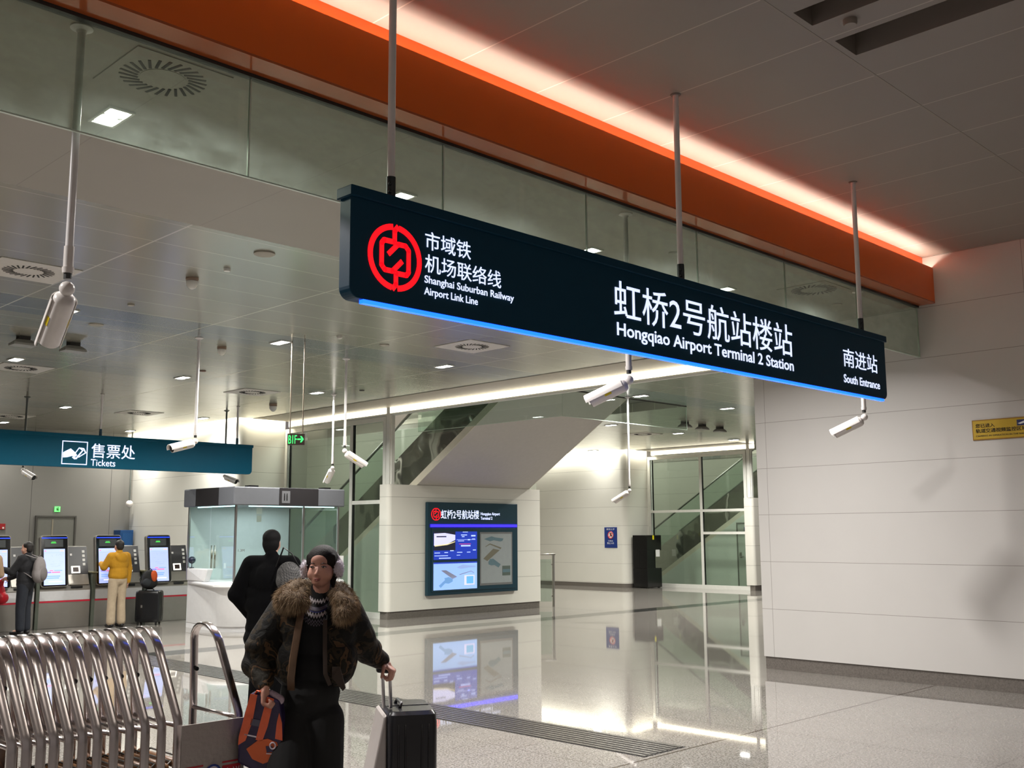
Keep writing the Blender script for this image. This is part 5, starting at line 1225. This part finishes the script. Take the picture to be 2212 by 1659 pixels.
def fur_on(o, n, ln, w, down, seed, name, m_, parent, jit=.5):
    me = o.data; off = OFF[wroot.name]
    vs = [v.co + off for v in me.vertices]; ns = [v.normal.copy() for v in me.vertices]
    b = MB(); fur(b, vs, ns, n, ln, w, down, random.Random(seed), jit)
    x = bpy.data.meshes.new(name); bmesh.ops.translate(b.bm, vec=-off, verts=b.bm.verts[:]); b.bm.to_mesh(x); b.bm.free()
    ob = bpy.data.objects.new(name, x); sc.collection.objects.link(ob); ob.parent = parent; x.materials.append(m_); OFF[ob.name] = off; ob['kind'] = 'stuff'
    return ob
for k in (1, -1):
    c = MB(); c.sphere(HP(.094*k, -.006, -.008), (.024, .042, .048), HM); o = organic(c, 'earmuff', PL, wroot, voxel=.008, smooth=2)
    fur_on(o, 900, .014, .0016, Vector((0, 0, -.2)), 5+k, 'plush', PL, o, .8)
# sweater with patterned yoke
def sweater():
    m, nt, b = nodes('black fair isle knit'); b.inputs['Roughness'].default_value = 0.9
    g = N(nt, 'ShaderNodeNewGeometry'); sp = N(nt, 'ShaderNodeSeparateXYZ'); L(nt, g.outputs['Position'], sp.inputs[0])
    cx = T((.045, 0, 0)); sub = N(nt, 'ShaderNodeVectorMath', operation='SUBTRACT'); sub.inputs[1].default_value = cx; L(nt, g.outputs['Position'], sub.inputs[0])
    dt = N(nt, 'ShaderNodeVectorMath', operation='DOT_PRODUCT'); dt.inputs[1].default_value = l; L(nt, sub.outputs[0], dt.inputs[0])
    sq = N(nt, 'ShaderNodeMath', operation='MULTIPLY'); L(nt, dt.outputs['Value'], sq.inputs[0]); L(nt, dt.outputs['Value'], sq.inputs[1])
    cu = N(nt, 'ShaderNodeMath', operation='MULTIPLY_ADD'); cu.inputs[1].default_value = -7.0; L(nt, sq.outputs[0], cu.inputs[0]); L(nt, sp.outputs[2], cu.inputs[2])
    z = cu.outputs[0]
    sn = N(nt, 'ShaderNodeMath', operation='MULTIPLY'); sn.inputs[1].default_value = 420.0; L(nt, dt.outputs['Value'], sn.inputs[0]); si = N(nt, 'ShaderNodeMath', operation='SINE'); L(nt, sn.outputs[0], si.inputs[0])
    zz = N(nt, 'ShaderNodeMath', operation='MULTIPLY_ADD'); zz.inputs[1].default_value = .006; L(nt, si.outputs[0], zz.inputs[0]); L(nt, z, zz.inputs[2])
    c = lin(9, 9, 12)
    wh = lin(176, 168, 170); gr = lin(96, 90, 100)
    x = mixc(nt, band_mask(nt, zz.outputs[0], 1.378, 1.394), c, wh)
    x = mixc(nt, band_mask(nt, z, 1.340, 1.358), x, gr)
    x = mixc(nt, band_mask(nt, z, 1.331, 1.336), x, lin(50, 50, 110))
    x = mixc(nt, band_mask(nt, zz.outputs[0], 1.306, 1.324), x, wh)
    x = mixc(nt, band_mask(nt, zz.outputs[0], 1.280, 1.290), x, gr)
    x = mixc(nt, band_mask(nt, zz.outputs[0], 1.264, 1.271), x, gr)
    L(nt, x, b.inputs['Base Color']); return m
c = MB(); c.sphere(j['chest'], (.160, .120, .18), Mx); c.sphere(j['chest'] + Z_*.06 + f*.02, (.12, .10, .12), Mx); c.sphere(j['belly'], (.14, .11, .17), Mx); c.sphere(j['pelvis'] + Z_*.03, (.155, .118, .12), Mx); c.capsule(j['shL'], j['shR'], .06, .06)
c.capsule(j['neck'] - Z_*.06, j['neck'] + Z_*.032, .068, .058)
organic(c, 'sweater', sweater(), wroot, voxel=.009, smooth=4)
c = MB(); c.sphere(j['pelvis'], (.165, .13, .14), Mx)
for s in 'LR':
    c.capsule(j['hip'+s], j['kn'+s], .105, .110); c.capsule(j['kn'+s], j['an'+s] + Z_*.04, .110, .112)
organic(c, 'trousers', fabric('black wide trousers', (8, 8, 9), fold=0.5), wroot, voxel=.012, smooth=4)
c = MB(); a = j['anR']; c.capsule(Vector((a.x, a.y, .045)) - f*.03, Vector((a.x, a.y, .04)) + f*.14, .042, .036); c.capsule(Vector((a.x, a.y, .03)), a, .04, .042)
a = j['anL']; c.capsule(a - Z_*.06 - f*.03, a - Z_*.095 + f*.13, .040, .034); c.capsule(a - Z_*.06, a, .04, .042)
organic(c, 'shoes', mat('black shoes', (20, 18, 18), 0.5), wroot, voxel=.008, smooth=3)
# jacket: shell with sleeves, opened down the front
def camo():
    m, nt, b = nodes('dark camouflage satin'); b.inputs['Roughness'].default_value = 0.8; b.inputs['Specular IOR Level'].default_value = 0.25
    tc = N(nt, 'ShaderNodeTexCoord'); n1 = N(nt, 'ShaderNodeTexNoise', Scale=9.0, Detail=3.0, Distortion=0.6); L(nt, tc.outputs['Object'], n1.inputs['Vector'])
    cr = N(nt, 'ShaderNodeValToRGB'); cr.color_ramp.interpolation = 'CONSTANT'
    e = cr.color_ramp.elements; e[0].position = 0; e[0].color = (*lin(12, 10, 7), 1); e[1].position = .47; e[1].color = (*lin(40, 32, 20), 1)
    for p, rgb in ((.53, (18, 15, 10)), (.58, (74, 54, 34)), (.64, (28, 24, 16))):
        k = e.new(p); k.color = (*lin(*rgb), 1)
    L(nt, n1.outputs['Fac'], cr.inputs[0]); L(nt, cr.outputs[0], b.inputs['Base Color'])
    n2 = N(nt, 'ShaderNodeTexNoise', Scale=14.0, Detail=4.0, Distortion=1.2); L(nt, tc.outputs['Object'], n2.inputs['Vector'])
    bp = N(nt, 'ShaderNodeBump', Strength=0.6, Distance=0.02); L(nt, n2.outputs['Fac'], bp.inputs['Height']); L(nt, bp.outputs['Normal'], b.inputs['Normal']); return m
c = MB()
c.sphere(j['chest'] + Z_*.02, (.225, .165, .19), Mx); c.sphere(j['belly'] + Z_*.05, (.24, .175, .19), Mx); c.sphere(j['belly'] - Z_*.01, (.225, .165, .12), Mx)
c.capsule(j['shL'], j['shR'], .085, .085)
c.capsule(j['shR'], WQ(572, 1385, 4.82), .095, .092); c.capsule(WQ(572, 1385, 4.82), j['elR'], .092, .080); c.capsule(j['elR'], WQ(569, 1470, 4.72), .080, .058); c.sphere(j['elR'] - Z_*.01, (.088, .088, .075)); c.sphere(WQ(560, 1395, 4.8), (.08, .08, .06))
c.capsule(WQ(568, 1472, 4.71), WQ(570, 1480, 4.69), .040, .038)
c.capsule(j['shL'], WQ(782, 1378, 4.96), .088, .080); c.capsule(WQ(782, 1378, 4.96), j['elL'], .080, .070); c.capsule(j['elL'], WQ(822, 1426, 5.09), .068, .054); c.sphere(WQ(797, 1402, 5.02), (.078, .075, .07)); c.capsule(WQ(822, 1427, 5.09), WQ(827, 1431, 5.1), .046, .040)
jk = organic(c, 'jacket', camo(), wroot, voxel=.010, smooth=5)
bm = bmesh.new(); bm.from_mesh(jk.data); dele = []
def zlerp(z, tab):
    for (z0, v0), (z1, v1) in zip(tab[:-1], tab[1:]):
        if z0 >= z >= z1: return v0 + (v1-v0)*(z0-z)/(z0-z1)
    return tab[0][1] if z > tab[0][0] else tab[-1][1]
LE = [(1.50, -.01), (1.39, -.025), (1.27, -.036), (1.15, -.052), (1.08, -.062), (0.9, -.08)]; RE = [(1.50, .10), (1.39, .10), (1.15, .107), (1.02, .112), (0.9, .16)]
for v in bm.verts:
    p = v.co + OFF[wroot.name] - O; rr = p.dot(l); ff = p.dot(f)
    front = ff > .02 and zlerp(p.z, LE) < rr < zlerp(p.z, RE) and p.z < 1.52
    necko = (Vector((rr-.045, ff+.0, 0)).length < .075 and p.z > 1.37)
    under = (abs(rr-.02) < .19 and abs(ff) < .14 and p.z < .94)
    if front or necko or under: dele.append(v)
bmesh.ops.delete(bm, geom=dele, context='VERTS'); bm.to_mesh(jk.data); bm.free()
md = jk.modifiers.new('thick', 'SOLIDIFY'); md.thickness = .012; md.offset = -1
# lining edges and the free front flap
LIN = fabric('tan satin lining', (96, 72, 52), rough=0.5)
def onj(z, tab, ff): return O + l*zlerp(z, tab) + f*ff + Z_*z
MB().tube([onj(1.38, LE, .140), onj(1.28, LE, .168), onj(1.2, LE, .176), onj(1.1, LE, .180), onj(1.00, LE, .170), onj(.93, LE, .13)], .020, 8, flat=.12, side=l).build('lining_edge', LIN, wroot, smooth=True)
fl_ = MB(); fl_.tube([onj(1.30, RE, .165), onj(1.15, RE, .178), onj(1.02, RE, .178), onj(.96, RE, .165)], .012, 8, flat=.12, side=l)
fl_.prism([WQ(718, 1440, 4.715), WQ(718, 1464, 4.70), WQ(741, 1492, 4.71), WQ(747, 1486, 4.72), WQ(735, 1440, 4.72)], f*.012)
fl_.build('front_flap', fabric('brown flap lining', (46, 32, 22), rough=0.7), wroot, bevel=.003)
# fur collar
c = MB(); pts = [WQ(660, 1302, 4.70), WQ(643, 1298, 4.69), WQ(622, 1297, 4.73), WQ(618, 1292, 4.84), WQ(642, 1272, 4.93), WQ(690, 1270, 4.97), WQ(732, 1276, 4.95), WQ(748, 1298, 4.84), WQ(750, 1314, 4.75), WQ(740, 1326, 4.69)]
rad = [.026, .044, .054, .058, .052, .05, .050, .054, .056, .040]
for k in range(len(pts)-1): c.capsule(pts[k], pts[k+1], rad[k], rad[k+1])
c.capsule(WQ(655, 1275, 4.78), WQ(644, 1298, 4.70), .025, .042); c.capsule(WQ(722, 1277, 4.80), WQ(740, 1300, 4.74), .022, .042)
FUR = mat('tan brown fur', (126, 104, 78), 0.95, var=0.85, scale=30)
col = organic(c, 'fur_collar', mat('fur underlayer', (84, 68, 50), 0.95), wroot, voxel=.010, smooth=3)
fur_on(col, 16000, .034, .0008, Vector((0, 0, -.9)), 11, 'fur_hairs', FUR, col, .5)
# ---- shopping bag
hb_ = WQ(570, 1512, 4.66)
sb = thing('shopping_bag', 'orange and purple shopping bag in the hand of the person in the camouflage jacket', 'bag', WQ(563, 1640, 4.66))
PUR = mat('purple printed plastic', (40, 28, 66), 0.4, bump=0.5, bscale=9); ORG = mat('orange printed plastic', (214, 92, 52), 0.4, bump=0.5, bscale=9)
def bq(px, py, d=0.0): return WQ(px, py, 4.66+d)
front = [(541, 1497), (575, 1500), (603, 1515), (610, 1560), (611, 1610), (607, 1668), (560, 1672), (512, 1648), (515, 1590), (528, 1540)]
b_ = MB(); b_.prism([bq(x, y) for x, y in front], Fh*.10); bo = b_.build('bag_body', PUR, sb, bevel=.012)
def patch(pts2, m_, nm, d=-.003): MB().prism([bq(x, y, d-.0005) for x, y in pts2], Fh*.0025).build(nm, m_, bo)
patch([(541, 1499), (556, 1501), (545, 1560), (530, 1600), (514, 1610), (516, 1590), (529, 1542)], ORG, 'orange_print')
patch([(577, 1505), (592, 1510), (578, 1570), (566, 1602), (552, 1598), (562, 1560)], ORG, 'orange_print')
patch([(603, 1540), (609, 1562), (610, 1600), (594, 1596), (598, 1560)], ORG, 'orange_print')
patch([(556, 1600), (578, 1596), (598, 1604), (604, 1620), (590, 1642), (568, 1650), (545, 1640), (532, 1618)], mat('deep orange print', (200, 88, 34), 0.4), 'orange_print')
patch([(574, 1612), (588, 1612), (590, 1624), (576, 1626)], PUR, 'purple_print', -.006)
WPRT = mat('pale print', (206, 196, 206), 0.5)
MB().tube([bq(589+6*math.cos(a), 1611+7*math.sin(a), -.007) for a in [2*PI*k/14 for k in range(14)]], .004, 6, closed=True).build('round_mark', WPRT, bo)
patch([(528, 1585), (560, 1592), (560, 1595), (528, 1588)], WPRT, 'pale_line'); patch([(575, 1627), (595, 1628), (595, 1630), (575, 1629)], WPRT, 'pale_line', -.006)
patch([(543, 1552), (562, 1556), (560, 1570), (540, 1566)], mat('slate print', (74, 72, 88), 0.5), 'grey_block', -.003)
for k in (-1, 1):
    MB().tube([bq(556+k*8, 1504, .02), bq(560+k*4, 1492, .0), bq(568, 1500-6, -.0), bq(576+k*4, 1504, .02)], .009, 8, flat=.4).build('handle_loop', ORG, sb, smooth=True)
c = MB(); c.capsule(bq(584, 1496, .03), bq(604, 1512, .04), .018, .028); organic(c, 'clear_wrapper', mat('pale crumpled wrapper', (170, 150, 164), 0.25, bump=0.8, bscale=30), sb, voxel=.008)
# ---- the rolling suitcase
SH = mat('dark grey polycarbonate', (34, 34, 37), 0.22, var=0.15, scale=9); SG = mat('shell with painted light', (158, 150, 146), 0.3)
so = WQ(880, 1560, 5.30); so.z = 0
yaw = math.atan2(Rh.y, Rh.x) + math.radians(14)
t, q, R = suitcase('suitcase', 'large dark grey hard suitcase pulled by the person in the camouflage jacket', so, yaw, .29, .48, .735, SH)
# wedge cover on the broad left face, pale grey standing in for reflected light
MB().prism([q(-.147, -.21, .08), q(-.29, -.20, .08), q(-.165, -.19, .70), q(-.147, -.19, .715)], R @ Vector((0, .40, 0))).build('lit_cover', SG, t, bevel=.015)
rg = MB()
for k in (-.085, -.045, .05, .09): rg.tube([q(k, -.236, .12), q(k, -.2405, .4), q(k, -.238, .66), q(k, -.19, .728), q(k, .19, .728)], .006, 6)
rg.build('shell_ribs', SH, t, smooth=True)
hA, hB = WQ(826, 1450, 5.12), WQ(842, 1452, 5.14)
hm = (hA+hB)/2; ax = R @ Vector((0, 1, 0)); lo = q(-.10, -.12, .72)
for k in (0, 1):
    p0 = WQ(829+15*k, 1528, 5.19+.02*k); p1 = (hA if k == 0 else hB)
    MB().cyl(p0, p1, .0105, n=12).build('telescopic_rod', mat('bright aluminium rod', (200, 198, 200), 0.25, metal=0.8), t, smooth=True, auto=True)
MB().capsule(hA - Rh*.02 + Z_*.008, hB + Rh*.02 + Z_*.008, .017, .017).build('grip', BLACK, t, smooth=True)
MB().tube([q(-.06, -.10, .736), q(-.05, -.08, .76), q(-.05, .08, .76), q(-.06, .10, .736)], .010, 8).build('top_handle', BLACK, t, smooth=True)

# ================================================================ luggage trolleys
CHR = mat('polished steel tube', (206, 198, 196), 0.2, metal=1.0, var=0.12, scale=14)
BRZ = mat('brown rubber bumper', (112, 74, 40), 0.4)
def make_trolley():
    t = thing('luggage_trolley', 'x', 'luggage trolley', (0, 0, 0), 'nested luggage trolleys')
    def xr(z): return -0.085*max(0, z-.80)/.46
    path = [(-.25, .14), (-.25, .45), (-.25, .76), (-.247, .80), (-.238, .84), (-.150, 1.13)]
    yz = path[:]
    for k in range(1, 10):
        a = PI*k/10; yz.append((-.145*math.cos(a)*1.0, 1.135 + .13*math.sin(a)))
    yz += [(-y, z) for y, z in reversed(path)]
    MB().tube([(xr(z), y, z) for y, z in yz], .0225, 16, flat=.42, side=X_, sq=.45).build('handle_frame', CHR, t, smooth=True)
    MB().cyl((0, -.24, .78), (0, .24, .78), .011, n=10).build('cross_bar', CHR, t, smooth=True)
    for sg in (-1, 1): MB().cyl((-.03, .165*sg, 1.00), (-.03, .183*sg, 1.0), .012, n=10).build('end_stop', BLACK, t)
    MB().cyl((.035, -.23, .58), (.035, .23, .58), .022, n=10).build('bumper_bar', BRZ, t, smooth=True)
    MB().tube([(0, -.22, .55), (.08, -.20, .60), (.08, .20, .60), (0, .22, .55)], .005, 8).build('basket_wire', mat('dark wire', (60, 56, 52), 0.4, metal=0.6), t, smooth=True)
    MB().tube([(0, -.25, .11), (.16, -.22, .22), (.34, -.17, .36)], .013, 8).tube([(0, .25, .11), (.16, .22, .22), (.34, .17, .36)], .013, 8).cyl((.34, -.17, .36), (.34, .17, .36), .013).cyl((0, -.25, .11), (0, .25, .11), .013).cyl((.17, -.22, .23), (.17, .22, .23), .011).build('base_frame', CHR, t, smooth=True)
    MB().tube([(.34, 0, .36), (.342, 0, .2), (.34, 0, .07)], .012, 8).build('front_fork', CHR, t, smooth=True)
    for (x, y) in ((-.0, -.23), (-.0, .23), (.34, 0)): MB().cyl((x, y-.014, .034), (x, y+.014, .034), .033, n=20).build('wheel', BLACK, t, smooth=True, auto=True)
    for y in (-.23, .23): MB().box(-.018, .018, y-.02, y-.016, .03, .12).box(-.018, .018, y+.016, y+.02, .03, .12).build('wheel_bracket', CHR, t)
    return t
ORD = ['rightmost', 'second from the right', 'third from the right', 'fourth from the right', 'fifth from the right', 'sixth from the right', 'seventh from the right', 'eighth from the right', 'ninth from the right', 'tenth from the right', 'eleventh from the right', 'cut by the picture edge']
tx = [_x-0.08 for _x in (2.76, 2.672, 2.585, 2.505, 2.425, 2.343, 2.27, 2.205, 2.135, 2.075, 2.01, 1.945)]
TR0 = make_trolley(); TR0.location = (tx[0], 5.35+.0, 0); TR0['label'] = 'luggage trolley in the nested row at the left edge, rightmost of the nested ones'
for k in range(1, 12): dup(TR0, (tx[k], 5.35, 0), 'luggage trolley in the nested row at the left edge, ' + ORD[k])
TL_ = dup(TR0, (3.03, 5.35, 0), 'single luggage trolley with a printed panel, standing right of the nested row', group='nested luggage trolleys')
del TL_['group']
pnl = MB().box(-.350, .012, -.292, -.284, .22, .785).build('advert_panel', mat('brushed grey panel', (158, 150, 146), 0.4, metal=0.3, bump=0.2, bscale=40), None, loc=(0, 0, 0)); pnl.parent = TL_
def pch(o): o.parent = pnl; return o
def pp_(name, m_, x0, x1, z0, z1, d=0.0): return pch(MB().box(x0, x1, -.295-d, -.2925, z0, z1).build(name, m_, None, loc=(0, 0, 0)))
RDP = mat('red print', (170, 30, 44), 0.45)
LBZ = .47
for (a, b2) in ((-.345, -.225), (-.115, -.01)):
    pp_('red_label', RDP, a, b2, LBZ, LBZ+.085); pp_('red_line', RDP, a, b2, LBZ+.098, LBZ+.106); pp_('red_line', RDP, a, b2, LBZ-.02, LBZ-.012)
cx_ = -.170
pch(MB().lathe([(.048, 0), (.048, .003), (.001, .003)], (cx_, -.2925, LBZ+.055), 28, Matrix.Rotation(PI/2, 3, 'X')).box(cx_-.048, cx_+.048, -.2955, -.2925, LBZ-.07, LBZ+.055).build('white_badge', WPRT, None, loc=(0, 0, 0)))
pch(MB().tube([(cx_+.042*math.cos(a), -.297, LBZ+.055+.042*math.sin(a)) for a in [PI*k/12 for k in range(13)]], .006, 6).box(cx_-.046, cx_+.046, -.2985, -.296, LBZ-.04, LBZ-.030).build('blue_arch', mat('blue print', (30, 52, 130), 0.4), None, loc=(0, 0, 0)))
pch(MB().tube([(cx_+.024*math.cos(a), -.297, LBZ+.035+.024*math.sin(a)) for a in [2*PI*k/16 for k in range(16)]], .0035, 6, closed=True).box(cx_-.004, cx_+.004, -.2985, -.296, LBZ+.016, LBZ+.054).box(cx_-.018, cx_+.018, -.2985, -.296, LBZ+.032, LBZ+.039).build('red_mark', RDP, None, loc=(0, 0, 0)))
for s_, x in (('平安', -.335), ('吉祥', -.108)):
    pch(text(s_, 'lettering', WPRT, None, (x, -.2955, LBZ+.012), X_, Z_, w=.095, h=.06, depth=.001, loc=(0, 0, 0)))
